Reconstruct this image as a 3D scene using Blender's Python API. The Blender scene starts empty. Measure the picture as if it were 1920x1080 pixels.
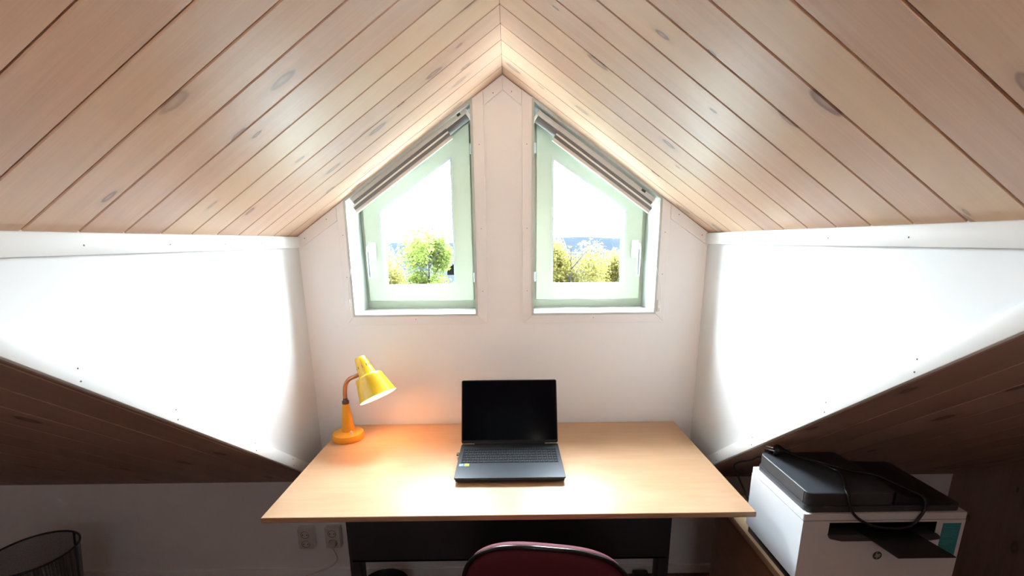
import bpy, bmesh, math, random
from mathutils import Vector, Matrix
random.seed(7)
S = bpy.context.scene
COL = S.collection
FLOOR = -0.757            # heights below are measured from the desk top; everything is lifted at the end

# ------------------------------------------------------------------ camera
cam_d = bpy.data.cameras.new('camera'); cam = bpy.data.objects.new('camera', cam_d); COL.objects.link(cam)
cam_d.sensor_fit = 'HORIZONTAL'; cam_d.sensor_width = 36.0
cam_d.lens = 868.74 / 1920 * 36.0
cam_d.shift_y = (663.3 - 540) / 1920
cam_d.clip_start = 0.02; cam_d.clip_end = 4000
R_ = Vector((0.99992973, -0.00720208, -0.00941619)); U_ = Vector((0.01085308, 0.23660783, 0.97154462)); F_ = Vector((0.00476919, 0.97157854, -0.23666937))
m4 = Matrix((R_, U_, -F_)).transposed().to_4x4()
m4.translation = Vector((0.00546, -1.85798, 0.75297))
cam.matrix_world = m4
S.camera = cam

# ------------------------------------------------------------------ exposure, sky
S.view_settings.view_transform = 'Standard'
S.view_settings.look = 'None'
S.view_settings.gamma = 1.0
S.view_settings.use_curve_mapping = False
S.view_settings.exposure = 2.45
SKY_STRENGTH = 20.0
S.cycles.use_denoising = True
S.cycles.max_bounces = 14; S.cycles.diffuse_bounces = 9; S.cycles.glossy_bounces = 5
S.cycles.transparent_max_bounces = 16
S.cycles.sample_clamp_indirect = 12.0

W = bpy.data.worlds.new('overcast_sky'); S.world = W; W.use_nodes = True
nt = W.node_tree; nt.nodes.clear()
def N(t, typ, **kw):
    n = t.nodes.new(typ)
    for k, v in kw.items(): setattr(n, k, v)
    return n
tc = N(nt, 'ShaderNodeTexCoord'); sep = N(nt, 'ShaderNodeSeparateXYZ'); nt.links.new(tc.outputs['Generated'], sep.inputs[0])
# overcast sky: brightest ahead of the gable, dimmer behind the house, dull below the horizon
ry = N(nt, 'ShaderNodeMapRange'); nt.links.new(sep.outputs['Y'], ry.inputs['Value'])
ry.inputs['From Min'].default_value = -0.3; ry.inputs['From Max'].default_value = 1.0; ry.inputs['To Min'].default_value = 0.015; ry.inputs['To Max'].default_value = 1.0
rz = N(nt, 'ShaderNodeMapRange'); nt.links.new(sep.outputs['Z'], rz.inputs['Value'])
rz.inputs['From Min'].default_value = -0.06; rz.inputs['From Max'].default_value = 0.0; rz.inputs['To Min'].default_value = 0.04; rz.inputs['To Max'].default_value = 1.0
mu = N(nt, 'ShaderNodeMath', operation='MULTIPLY'); nt.links.new(ry.outputs[0], mu.inputs[0]); nt.links.new(rz.outputs[0], mu.inputs[1])
mu2 = N(nt, 'ShaderNodeMath', operation='MULTIPLY'); nt.links.new(mu.outputs[0], mu2.inputs[0]); mu2.inputs[1].default_value = SKY_STRENGTH
# CIE overcast: the zenith is about three times as bright as the horizon
cz = N(nt, 'ShaderNodeMath', operation='MULTIPLY_ADD'); nt.links.new(sep.outputs['Z'], cz.inputs[0]); cz.inputs[1].default_value = 2.0; cz.inputs[2].default_value = 1.0
mu3 = N(nt, 'ShaderNodeMath', operation='MULTIPLY'); nt.links.new(mu2.outputs[0], mu3.inputs[0]); nt.links.new(cz.outputs[0], mu3.inputs[1]); mu2 = mu3
bg = N(nt, 'ShaderNodeBackground'); bg.inputs['Color'].default_value = (0.80, 0.91, 1.0, 1)
nt.links.new(mu2.outputs[0], bg.inputs['Strength'])
wo = N(nt, 'ShaderNodeOutputWorld'); nt.links.new(bg.outputs[0], wo.inputs['Surface'])
W.cycles.sampling_method = 'MANUAL'; W.cycles.sample_map_resolution = 512

def portal(x0, x1, z0, z1, y):
    l = bpy.data.lights.new('window_portal', 'AREA'); l.shape = 'RECTANGLE'; l.size = abs(x1 - x0); l.size_y = z1 - z0
    l.cycles.is_portal = True
    o = bpy.data.objects.new('window_portal', l); COL.objects.link(o)
    o.location = ((x0 + x1) / 2, y, (z0 + z1) / 2); o.rotation_euler = (-math.pi / 2, 0, 0)
portal(-0.535, -0.215, 0.56, 1.09, 0.215)
portal(0.18, 0.50, 0.56, 1.09, 0.215)

# ------------------------------------------------------------------ mesh helpers
def merge(bm, t):
    me = bpy.data.meshes.new('tmp'); t.to_mesh(me); t.free(); bm.from_mesh(me); bpy.data.meshes.remove(me)
def box(bm, x0, x1, y0, y1, z0, z1, bev=0.0, seg=2, mi=0):
    t = bmesh.new()
    bmesh.ops.create_cube(t, size=1.0)
    for v in t.verts:
        v.co = Vector((x0 + (v.co.x + .5) * (x1 - x0), y0 + (v.co.y + .5) * (y1 - y0), z0 + (v.co.z + .5) * (z1 - z0)))
    if bev > 0: bmesh.ops.bevel(t, geom=list(t.edges), offset=bev, segments=seg, profile=0.5, affect='EDGES')
    bmesh.ops.recalc_face_normals(t, faces=t.faces)
    for f in t.faces: f.material_index = mi
    merge(bm, t)
def prism(bm, pts, axis, a, b, bev=0.0, seg=2, mi=0):
    """pts: 2D polygon in the two other axes (x,z for axis y; y,z for axis x; x,y for axis z)"""
    t = bmesh.new()
    def P(p, h):
        return Vector((p[0], h, p[1])) if axis == 'y' else Vector((h, p[0], p[1])) if axis == 'x' else Vector((p[0], p[1], h))
    va = [t.verts.new(P(p, a)) for p in pts]; vb = [t.verts.new(P(p, b)) for p in pts]
    n = len(pts)
    t.faces.new(va); t.faces.new(vb)
    for i in range(n): t.faces.new((va[i], va[(i + 1) % n], vb[(i + 1) % n], vb[i]))
    bmesh.ops.recalc_face_normals(t, faces=t.faces)
    if bev > 0: bmesh.ops.bevel(t, geom=list(t.edges), offset=bev, segments=seg, profile=0.5, affect='EDGES')
    for f in t.faces: f.material_index = mi
    merge(bm, t)
def ring(bm, outer, inner, y0, y1, mi=0):
    t = bmesh.new(); n = len(outer)
    L = [[t.verts.new((p[0], y, p[1])) for p in poly] for poly, y in ((outer, y0), (inner, y0), (outer, y1), (inner, y1))]
    for i in range(n):
        j = (i + 1) % n
        t.faces.new((L[0][i], L[0][j], L[1][j], L[1][i])); t.faces.new((L[2][i], L[2][j], L[3][j], L[3][i]))
        t.faces.new((L[0][i], L[0][j], L[2][j], L[2][i])); t.faces.new((L[1][i], L[1][j], L[3][j], L[3][i]))
    bmesh.ops.recalc_face_normals(t, faces=t.faces)
    for f in t.faces: f.material_index = mi
    merge(bm, t)
def smooth_path(pts, n=8):
    pts = [Vector(p) for p in pts]; out = []
    for i in range(len(pts) - 1):
        p0 = pts[max(i - 1, 0)]; p1 = pts[i]; p2 = pts[i + 1]; p3 = pts[min(i + 2, len(pts) - 1)]
        for k in range(n):
            t = k / n
            out.append(0.5 * ((2 * p1) + (p2 - p0) * t + (2 * p0 - 5 * p1 + 4 * p2 - p3) * t * t + (3 * p1 - p0 - 3 * p2 + p3) * t ** 3))
    out.append(pts[-1]); return out
def tube(bm, pts, r, seg=10, closed=False, mi=0):
    pts = [Vector(p) for p in pts]; n = len(pts); t = bmesh.new()
    rs = r if isinstance(r, (list, tuple)) else [r] * n
    prev = None; rings = []
    for i, p in enumerate(pts):
        a = pts[(i - 1) % n] if (closed or i > 0) else p
        b = pts[(i + 1) % n] if (closed or i < n - 1) else p
        d = (b - a).normalized()
        if prev is None:
            u = d.orthogonal().normalized()
        else:
            u = (prev - d * prev.dot(d)).normalized()
        prev = u; w = d.cross(u)
        rings.append([t.verts.new(p + (u * math.cos(2 * math.pi * k / seg) + w * math.sin(2 * math.pi * k / seg)) * rs[i]) for k in range(seg)])
    for i in range(n if closed else n - 1):
        A, B = rings[i], rings[(i + 1) % n]
        for k in range(seg): t.faces.new((A[k], A[(k + 1) % seg], B[(k + 1) % seg], B[k]))
    if not closed:
        t.faces.new(rings[0]); t.faces.new(rings[-1])
    bmesh.ops.recalc_face_normals(t, faces=t.faces)
    for f in t.faces: f.material_index = mi
    merge(bm, t)
def lathe(bm, prof, origin=(0, 0, 0), axis=(0, 0, 1), seg=40, mi=0, cap=True):
    t = bmesh.new(); o = Vector(origin); d = Vector(axis).normalized(); u = d.orthogonal().normalized(); w = d.cross(u)
    rings = []
    for r, h in prof:
        c = o + d * h
        rings.append([t.verts.new(c)] if r < 1e-6 else [t.verts.new(c + (u * math.cos(2 * math.pi * k / seg) + w * math.sin(2 * math.pi * k / seg)) * r) for k in range(seg)])
    for A, B in zip(rings, rings[1:]):
        for k in range(seg):
            j = (k + 1) % seg
            if len(A) == 1 and len(B) == 1: continue
            if len(A) == 1: t.faces.new((A[0], B[j], B[k]))
            elif len(B) == 1: t.faces.new((A[k], A[j], B[0]))
            else: t.faces.new((A[k], A[j], B[j], B[k]))
    if cap:
        for Rg in (rings[0], rings[-1]):
            if len(Rg) > 1: t.faces.new(Rg)
    bmesh.ops.recalc_face_normals(t, faces=t.faces)
    for f in t.faces: f.material_index = mi
    merge(bm, t)
def wloc(o):
    v = Vector((0, 0, 0))
    while o is not None: v += o.location; o = o.parent
    return v
def obj(name, bm, mat, parent=None, ang=35, origin=None, label=None):
    """link the bmesh (built in world coordinates) as ONE mesh object"""
    base = wloc(parent) if parent else Vector((0, 0, 0))
    org = Vector(origin) if origin else base
    bm.transform(Matrix.Translation(-org))
    me = bpy.data.meshes.new(name); bm.to_mesh(me); bm.free()
    for m in (mat if isinstance(mat, (list, tuple)) else [mat]): me.materials.append(m)
    if ang:
        me.polygons.foreach_set('use_smooth', [True] * len(me.polygons)); me.set_sharp_from_angle(angle=math.radians(ang))
    o = bpy.data.objects.new(name, me); COL.objects.link(o); o.parent = parent; o.location = org - base
    if label: o['label'] = label
    return o
def tag(o, label, cat, group=None, kind=None):
    o['label'] = label; o['category'] = cat
    if group: o['group'] = group
    if kind: o['kind'] = kind
    return o
def thing(name, loc, label, cat, group=None, kind=None):
    o = bpy.data.objects.new(name, None); COL.objects.link(o); o.location = loc; o.empty_display_size = 0.05
    return tag(o, label, cat, group, kind)
def struct(name, bm, mat, label, cat, ang=None):
    return tag(obj(name, bm, mat, None, ang), label, cat, kind='structure')

# ------------------------------------------------------------------ materials
def base_mat(name):
    m = bpy.data.materials.new(name); m.use_nodes = True
    return m, m.node_tree, m.node_tree.nodes['Principled BSDF']
def plain(name, col, rough=0.5, metal=0.0, spec=0.5, coat=0.0, noise=0.04, nscale=40.0, bump=0.0, bscale=200.0, coat_rough=0.1):
    m, t, b = base_mat(name)
    b.inputs['Roughness'].default_value = rough; b.inputs['Metallic'].default_value = metal; b.inputs['Specular IOR Level'].default_value = spec
    b.inputs['Coat Weight'].default_value = coat; b.inputs['Coat Roughness'].default_value = coat_rough
    c = N(t, 'ShaderNodeTexCoord'); n = N(t, 'ShaderNodeTexNoise'); n.inputs['Scale'].default_value = nscale; n.inputs['Detail'].default_value = 3
    t.links.new(c.outputs['Object'], n.inputs['Vector'])
    mx = N(t, 'ShaderNodeMix', data_type='RGBA')
    mx.inputs['A'].default_value = tuple(max(0, x * (1 - noise)) for x in col) + (1,); mx.inputs['B'].default_value = tuple(min(1, x * (1 + noise)) for x in col) + (1,)
    t.links.new(n.outputs['Fac'], mx.inputs['Factor']); t.links.new(mx.outputs['Result'], b.inputs['Base Color'])
    if bump:
        n2 = N(t, 'ShaderNodeTexNoise'); n2.inputs['Scale'].default_value = bscale; n2.inputs['Detail'].default_value = 2; t.links.new(c.outputs['Object'], n2.inputs['Vector'])
        bp = N(t, 'ShaderNodeBump'); bp.inputs['Strength'].default_value = bump; bp.inputs['Distance'].default_value = 0.002
        t.links.new(n2.outputs['Fac'], bp.inputs['Height']); t.links.new(bp.outputs[0], b.inputs['Normal'])
    return m
def emit(name, col, s):
    m, t, b = base_mat(name); b.inputs['Base Color'].default_value = col + (1,)
    b.inputs['Emission Color'].default_value = col + (1,); b.inputs['Emission Strength'].default_value = s
    return m
def wood(name, light, dark, knot, rough=0.45, knots=True, gu=2.0, gv=34.0, tone=0.16, kthresh=0.25, spec=0.4, coat=0.0, coat_rough=0.2, warm=None):
    """boards: UV runs in metres along (u) and across (v) the grain; float attribute 'tone' differs per board"""
    m, t, b = base_mat(name); L = t.links.new
    b.inputs['Specular IOR Level'].default_value = spec; b.inputs['Coat Weight'].default_value = coat; b.inputs['Coat Roughness'].default_value = coat_rough
    uv = N(t, 'ShaderNodeUVMap'); at = N(t, 'ShaderNodeAttribute', attribute_name='tone')
    mp = N(t, 'ShaderNodeMapping'); mp.inputs['Scale'].default_value = (gu, gv, 1); L(uv.outputs[0], mp.inputs['Vector'])
    n1 = N(t, 'ShaderNodeTexNoise'); n1.inputs['Scale'].default_value = 1.0; n1.inputs['Detail'].default_value = 5; n1.inputs['Roughness'].default_value = 0.62; n1.inputs['Distortion'].default_value = 0.6
    L(mp.outputs[0], n1.inputs['Vector'])
    mp2 = N(t, 'ShaderNodeMapping'); mp2.inputs['Scale'].default_value = (gu * 3, gv * 9, 1); L(uv.outputs[0], mp2.inputs['Vector'])
    n2 = N(t, 'ShaderNodeTexNoise'); n2.inputs['Scale'].default_value = 1.0; n2.inputs['Detail'].default_value = 3; L(mp2.outputs[0], n2.inputs['Vector'])
    ad = N(t, 'ShaderNodeMath', operation='MULTIPLY_ADD'); L(n2.outputs['Fac'], ad.inputs[0]); ad.inputs[1].default_value = 0.45; L(n1.outputs['Fac'], ad.inputs[2])
    rp = N(t, 'ShaderNodeMapRange'); rp.inputs['From Min'].default_value = 0.45; rp.inputs['From Max'].default_value = 1.0; L(ad.outputs[0], rp.inputs['Value'])
    mx = N(t, 'ShaderNodeMix', data_type='RGBA'); mx.inputs['A'].default_value = dark + (1,); mx.inputs['B'].default_value = light + (1,)
    L(rp.outputs[0], mx.inputs['Factor']); col = mx.outputs['Result']
    if warm:
        mw = N(t, 'ShaderNodeMix', data_type='RGBA', blend_type='MIX'); mw.inputs['B'].default_value = warm + (1,); L(col, mw.inputs['A'])
        wr = N(t, 'ShaderNodeMapRange'); wr.inputs['From Min'].default_value = 0.3; wr.inputs['From Max'].default_value = 1.0; wr.inputs['To Max'].default_value = 0.55
        L(at.outputs['Fac'], wr.inputs['Value']); L(wr.outputs[0], mw.inputs['Factor']); col = mw.outputs['Result']
    if knots:
        mk = N(t, 'ShaderNodeMapping'); mk.inputs['Scale'].default_value = (3.7, 8.5, 1); L(uv.outputs[0], mk.inputs['Vector'])
        nd = N(t, 'ShaderNodeTexNoise'); nd.inputs['Scale'].default_value = 3.0; L(mk.outputs[0], nd.inputs['Vector'])
        am = N(t, 'ShaderNodeMix', data_type='VECTOR'); am.inputs['Factor'].default_value = 0.10; L(mk.outputs[0], am.inputs['A']); L(nd.outputs['Color'], am.inputs['B'])
        vo = N(t, 'ShaderNodeTexVoronoi', voronoi_dimensions='2D'); vo.inputs['Scale'].default_value = 1.0; L(am.outputs['Result'], vo.inputs['Vector'])
        sp = N(t, 'ShaderNodeSeparateColor'); L(vo.outputs['Color'], sp.inputs[0])
        gt = N(t, 'ShaderNodeMath', operation='GREATER_THAN'); L(sp.outputs[0], gt.inputs[0]); gt.inputs[1].default_value = kthresh
        # knot radius differs per cell
        sz = N(t, 'ShaderNodeMapRange'); L(sp.outputs[1], sz.inputs['Value']); sz.inputs['To Min'].default_value = 0.03; sz.inputs['To Max'].default_value = 0.115
        dv = N(t, 'ShaderNodeMath', operation='DIVIDE'); L(vo.outputs['Distance'], dv.inputs[0]); L(sz.outputs[0], dv.inputs[1])
        kr = N(t, 'ShaderNodeMapRange', interpolation_type='SMOOTHSTEP'); L(dv.outputs[0], kr.inputs['Value'])
        kr.inputs['From Min'].default_value = 0.75; kr.inputs['From Max'].default_value = 1.25; kr.inputs['To Min'].default_value = 0.8; kr.inputs['To Max'].default_value = 0.0
        halo = N(t, 'ShaderNodeMapRange', interpolation_type='SMOOTHSTEP'); L(dv.outputs[0], halo.inputs['Value'])
        halo.inputs['From Min'].default_value = 0.8; halo.inputs['From Max'].default_value = 2.4; halo.inputs['To Min'].default_value = 0.2; halo.inputs['To Max'].default_value = 0.0
        ctr = N(t, 'ShaderNodeMapRange', interpolation_type='SMOOTHSTEP'); L(dv.outputs[0], ctr.inputs['Value']); ctr.inputs['From Min'].default_value = 0.1; ctr.inputs['From Max'].default_value = 0.85; ctr.inputs['To Min'].default_value = 0.62; ctr.inputs['To Max'].default_value = 1.0
        kq = N(t, 'ShaderNodeMath', operation='MULTIPLY'); L(kr.outputs[0], kq.inputs[0]); L(ctr.outputs[0], kq.inputs[1])
        kv = N(t, 'ShaderNodeMapRange'); L(sp.outputs[2], kv.inputs['Value']); kv.inputs['To Min'].default_value = 0.8; kv.inputs['To Max'].default_value = 1.2
        kn = N(t, 'ShaderNodeMath', operation='MULTIPLY'); L(kq.outputs[0], kn.inputs[0]); L(kv.outputs[0], kn.inputs[1]); kr = kn
        sm = N(t, 'ShaderNodeMath', operation='MAXIMUM'); L(kr.outputs[0], sm.inputs[0]); L(halo.outputs[0], sm.inputs[1])
        km = N(t, 'ShaderNodeMath', operation='MULTIPLY'); L(sm.outputs[0], km.inputs[0]); L(gt.outputs[0], km.inputs[1])
        mc = N(t, 'ShaderNodeMix', data_type='RGBA'); mc.inputs['B'].default_value = knot + (1,); L(col, mc.inputs['A']); L(km.outputs[0], mc.inputs['Factor'])
        col = mc.outputs['Result']
    hs = N(t, 'ShaderNodeHueSaturation'); L(col, hs.inputs['Color'])
    tr = N(t, 'ShaderNodeMapRange'); tr.inputs['To Min'].default_value = 1 - tone; tr.inputs['To Max'].default_value = 1 + tone; L(at.outputs['Fac'], tr.inputs['Value']); L(tr.outputs[0], hs.inputs['Value'])
    L(hs.outputs[0], b.inputs['Base Color'])
    rr = N(t, 'ShaderNodeMapRange'); L(n1.outputs['Fac'], rr.inputs['Value']); rr.inputs['To Min'].default_value = rough - 0.08; rr.inputs['To Max'].default_value = rough + 0.12
    L(rr.outputs[0], b.inputs['Roughness'])
    bp = N(t, 'ShaderNodeBump'); bp.inputs['Strength'].default_value = 0.12; bp.inputs['Distance'].default_value = 0.001; L(ad.outputs[0], bp.inputs['Height']); L(bp.outputs[0], b.inputs['Normal'])
    return m

M = {}
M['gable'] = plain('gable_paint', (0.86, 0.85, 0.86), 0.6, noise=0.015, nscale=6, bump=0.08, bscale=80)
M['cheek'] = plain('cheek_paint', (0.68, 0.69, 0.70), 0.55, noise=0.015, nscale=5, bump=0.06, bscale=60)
M['trim'] = plain('trim_paint', (0.76, 0.78, 0.78), 0.4, noise=0.015, nscale=20)
M['rake'] = plain('rake_trim_paint', (0.84, 0.82, 0.82), 0.45, noise=0.02, nscale=20)
M['nail'] = plain('nail_dots', (0.05, 0.05, 0.05), 0.5)
M['sash'] = plain('sash_paint', (0.49, 0.525, 0.42), 0.35, noise=0.01)
M['lining'] = plain('window_lining_paint', (0.50, 0.535, 0.51), 0.35, noise=0.01)
M['pine'] = wood('whitewashed_pine', (0.73, 0.50, 0.365), (0.59, 0.385, 0.275), (0.21, 0.125, 0.095), rough=0.36, tone=0.09, warm=(0.62, 0.46, 0.28), spec=0.6, coat=0.35, coat_rough=0.34)
M['pineshade'] = wood('shade_toned_pine', (0.38, 0.24, 0.185), (0.28, 0.17, 0.13), (0.07, 0.04, 0.03), rough=0.5, tone=0.10)  # same pine as the dormer ceiling, with the shade put into the colour
M['gap'] = plain('board_gap', (0.10, 0.045, 0.03), 0.8)
M['floor'] = wood('dark_floor_boards', (0.20, 0.09, 0.06), (0.12, 0.05, 0.035), (0.05, 0.02, 0.02), rough=0.45)
M['white'] = plain('room_paint', (0.72, 0.68, 0.64), 0.6, noise=0.02, nscale=6)
M['desk'] = wood('birch_veneer', (0.58, 0.37, 0.225), (0.48, 0.285, 0.16), (0.5, 0.3, 0.15), rough=0.34, knots=False, gu=2.2, gv=7.0, tone=0.0, spec=0.2)
M['deskedge'] = plain('birch_edge', (0.50, 0.30, 0.17), 0.4)
M['deskmetal'] = plain('dark_grey_steel', (0.035, 0.036, 0.045), 0.45)
M['stand'] = wood('brown_veneer', (0.34, 0.19, 0.11), (0.24, 0.13, 0.075), (0.2, 0.1, 0.06), rough=0.4, knots=False, tone=0.0)
M['standedge'] = plain('stand_edge_band', (0.55, 0.38, 0.23), 0.45)
M['yellow'] = plain('yellow_enamel', (0.74, 0.46, 0.015), 0.28, coat=0.5, noise=0.06, nscale=25)
M['orange'] = plain('orange_yellow_enamel', (0.76, 0.33, 0.012), 0.35, coat=0.3, noise=0.1, nscale=18)
M['cream'] = plain('shade_inside_enamel', (0.9, 0.86, 0.72), 0.5)
M['brass'] = plain('aged_copper', (0.50, 0.24, 0.13), 0.3, metal=1.0, noise=0.2)
M['dkbrown'] = plain('collar_brown', (0.10, 0.04, 0.03), 0.4)
M['ivory'] = plain('ivory_plastic', (0.80, 0.68, 0.45), 0.35)
M['lapbody'] = plain('graphite_aluminium', (0.022, 0.025, 0.031), 0.36, metal=0.35)
M['lapdark'] = plain('laptop_dark_shell', (0.014, 0.014, 0.018), 0.45, spec=0.25)
M['screen'] = plain('black_screen', (0.003, 0.003, 0.005), 0.12, spec=0.015)
M['key'] = plain('black_key', (0.008, 0.008, 0.010), 0.55, spec=0.12)
M['keyled'] = plain('key_legend_white', (0.14, 0.14, 0.15), 0.5)
M['stblue'] = plain('blue_sticker', (0.03, 0.22, 0.62), 0.35)
M['stgreen'] = plain('yellow_green_sticker', (0.42, 0.55, 0.05), 0.35)
M['stwhite'] = plain('sticker_print', (0.8, 0.85, 0.9), 0.4)
M['prwhite'] = plain('printer_white', (0.74, 0.75, 0.78), 0.45, noise=0.01)
M['prdark'] = plain('printer_charcoal', (0.045, 0.048, 0.056), 0.42, bump=0.1, bscale=500)
M['prblack'] = plain('printer_black', (0.012, 0.012, 0.014), 0.4)
M['teal'] = plain('teal_label', (0.03, 0.26, 0.28), 0.4)
M['tealtxt'] = plain('teal_label_print', (0.10, 0.40, 0.42), 0.4)
M['logo'] = plain('logo_grey', (0.045, 0.045, 0.05), 0.35)
M['logotxt'] = plain('logo_letters', (0.55, 0.55, 0.55), 0.35)
M['rubber'] = plain('black_cable', (0.012, 0.012, 0.013), 0.35)
M['steel'] = plain('plug_pins', (0.75, 0.75, 0.75), 0.2, metal=1.0)
M['socket'] = plain('socket_plastic', (0.62, 0.57, 0.52), 0.4)
M['hole'] = plain('socket_hole', (0.02, 0.02, 0.02), 0.6)
M['red'] = plain('burgundy_upholstery', (0.10, 0.006, 0.016), 0.8, bump=0.4, bscale=900, noise=0.15, nscale=300)
M['redtop'] = plain('burgundy_edge', (0.24, 0.02, 0.035), 0.45)
M['piping'] = plain('black_glossy_piping', (0.012, 0.010, 0.012), 0.18)
M['chairblack'] = plain('chair_black_plastic', (0.02, 0.02, 0.022), 0.45)
M['fabric'] = plain('blind_grey_fabric', (0.20, 0.205, 0.215), 0.8, noise=0.05, nscale=300)
M['rail'] = plain('blind_light_rail', (0.62, 0.60, 0.57), 0.4)
M['railw'] = plain('blind_white_batten', (0.85, 0.85, 0.82), 0.35)
M['alu'] = plain('handle_grey_white', (0.68, 0.73, 0.76), 0.3)
M['handledark'] = plain('handle_groove', (0.16, 0.19, 0.22), 0.4)
M['cord'] = plain('white_cord', (0.75, 0.72, 0.68), 0.6)
M['binrim'] = plain('black_wire_rim', (0.01, 0.01, 0.012), 0.35)
# thin glass: lets light through, mirrors a little
gm, gt_, gb = base_mat('window_glass'); gt_.nodes.remove(gb)
tr_ = N(gt_, 'ShaderNodeBsdfTransparent'); tr_.inputs[0].default_value = (0.97, 0.985, 0.98, 1); gl_ = N(gt_, 'ShaderNodeBsdfGlossy'); gl_.inputs['Roughness'].default_value = 0.02
ms_ = N(gt_, 'ShaderNodeMixShader'); ms_.inputs[0].default_value = 0.05; gt_.links.new(tr_.outputs[0], ms_.inputs[1]); gt_.links.new(gl_.outputs[0], ms_.inputs[2]); gt_.links.new(ms_.outputs[0], gt_.nodes['Material Output'].inputs[0])
M['glass'] = gm
# woven wire mesh: fine see-through grid
wm, wt, wb = base_mat('black_wire_mesh'); wb.inputs['Base Color'].default_value = (0.012, 0.012, 0.014, 1); wb.inputs['Roughness'].default_value = 0.4
uvn = N(wt, 'ShaderNodeUVMap'); ck = N(wt, 'ShaderNodeMapping'); ck.inputs['Scale'].default_value = (420, 420, 1); wt.links.new(uvn.outputs[0], ck.inputs['Vector'])
sx = N(wt, 'ShaderNodeSeparateXYZ'); wt.links.new(ck.outputs[0], sx.inputs[0]); mn = []
for ax in 'XY':
    fr = N(wt, 'ShaderNodeMath', operation='FRACT'); wt.links.new(sx.outputs[ax], fr.inputs[0])
    g_ = N(wt, 'ShaderNodeMath', operation='GREATER_THAN'); wt.links.new(fr.outputs[0], g_.inputs[0]); g_.inputs[1].default_value = 0.36; mn.append(g_)
mm = N(wt, 'ShaderNodeMath', operation='MULTIPLY'); wt.links.new(mn[0].outputs[0], mm.inputs[0]); wt.links.new(mn[1].outputs[0], mm.inputs[1])
tp = N(wt, 'ShaderNodeBsdfTransparent'); mxs = N(wt, 'ShaderNodeMixShader'); wt.links.new(mm.outputs[0], mxs.inputs[0]); wt.links.new(wb.outputs[0], mxs.inputs[1]); wt.links.new(tp.outputs[0], mxs.inputs[2]); wt.links.new(mxs.outputs[0], wt.nodes['Material Output'].inputs[0])
M['mesh'] = wm
def leaf_mat(name, a, b_):
    m, t, b = base_mat(name); t.nodes.remove(b)
    oi = N(t, 'ShaderNodeAttribute', attribute_name='tone'); mx = N(t, 'ShaderNodeMix', data_type='RGBA'); mx.inputs['A'].default_value = a + (1,); mx.inputs['B'].default_value = b_ + (1,)
    t.links.new(oi.outputs['Fac'], mx.inputs['Factor'])
    d = N(t, 'ShaderNodeBsdfDiffuse'); tl = N(t, 'ShaderNodeBsdfTranslucent'); ms = N(t, 'ShaderNodeMixShader'); ms.inputs[0].default_value = 0.5
    t.links.new(mx.outputs['Result'], d.inputs[0]); t.links.new(mx.outputs['Result'], tl.inputs[0]); t.links.new(d.outputs[0], ms.inputs[1]); t.links.new(tl.outputs[0], ms.inputs[2]); t.links.new(ms.outputs[0], t.nodes['Material Output'].inputs[0])
    return m
M['leafY'] = leaf_mat('yellow_leaves', (0.105, 0.092, 0.022), (0.16, 0.145, 0.05))
M['leafG'] = leaf_mat('spring_green_leaves', (0.075, 0.10, 0.018), (0.13, 0.16, 0.05))
M['leafB'] = leaf_mat('blue_green_needles', (0.05, 0.075, 0.07), (0.09, 0.12, 0.12))
M['bark'] = plain('bark', (0.012, 0.011, 0.010), 0.9)
M['hill'] = plain('distant_hillside', (0.010, 0.0125, 0.016), 1.0, noise=0.25, nscale=0.02, spec=0)
M['ground'] = plain('valley_ground', (0.011, 0.013, 0.0145), 1.0, noise=0.3, nscale=0.05, spec=0)
M['bounceroof'] = plain('bounce_roof_metal', (0.72, 0.72, 0.70), 0.7, noise=0.05)
M['house'] = plain('far_house_wall', (0.025, 0.025, 0.025), 0.9, spec=0)
M['hroof'] = plain('far_house_roof', (0.016, 0.014, 0.014), 0.9, spec=0)

# ------------------------------------------------------------------ room constants (from the photograph)
WL, WR = -0.8126, 0.7837            # dormer side walls
ZE, ZR, XR = 0.7765, 1.3345, -0.0108  # eave, ridge
ZK, SL = -0.270, 0.747              # knee wall top and main roof slope
KL = (ZR - ZE) / (XR - WL); KR = (ZR - ZE) / (WR - XR)
YV = -(ZE - ZK) / SL                # where the eave meets the main roof
XA, XB = -2.6, 1.967                # far side walls
YB = -6.2
def zc(x): return ZR - (KL * (XR - x) if x < XR else KR * (x - XR))
def zroof(y): return ZK - SL * y

# boards as real planks with a small gap; UV in metres, 'tone' per board
def plank(bm, o, du, dv, dn, u0, u1, v0, v1, thick=0.014, cham=0.0022):
    """board on plane o + u*du + v*dv, visible face towards -dn (dn points out of the room)"""
    uvl = bm.loops.layers.uv.verify(); tl = bm.faces.layers.float.get('tone') or bm.faces.layers.float.new('tone')
    sec = [(v0, thick), (v0, cham), (v0 + cham, 0), (v1 - cham, 0), (v1, cham), (v1, thick)]
    A = [bm.verts.new(o + du * u0 + dv * a + dn * h) for a, h in sec]; B = [bm.verts.new(o + du * u1 + dv * a + dn * h) for a, h in sec]
    ou = random.uniform(0, 60); ov = random.uniform(0, 60); tone = random.random(); fs = []
    for i in range(len(sec) - 1):
        f = bm.faces.new((A[i], A[i + 1], B[i + 1], B[i])); fs.append(f)
        vals = [(u0, sec[i][0]), (u0, sec[i + 1][0]), (u1, sec[i + 1][0]), (u1, sec[i][0])]
        for l, (a, b) in zip(f.loops, vals): l[uvl].uv = (a + ou, b + ov)
        f[tl] = tone
        f.material_index = 0
    return fs
def backing(bm, pts, dn, off=0.010, t=0.05):
    a = [bm.verts.new(p + dn * off) for p in pts]; b = [bm.verts.new(p + dn * (off + t)) for p in pts]
    n = len(pts); fs = [bm.faces.new(a), bm.faces.new(b)] + [bm.faces.new((a[i], a[(i + 1) % n], b[(i + 1) % n], b[i])) for i in range(n)]
    for f in fs: f.material_index = 1

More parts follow.
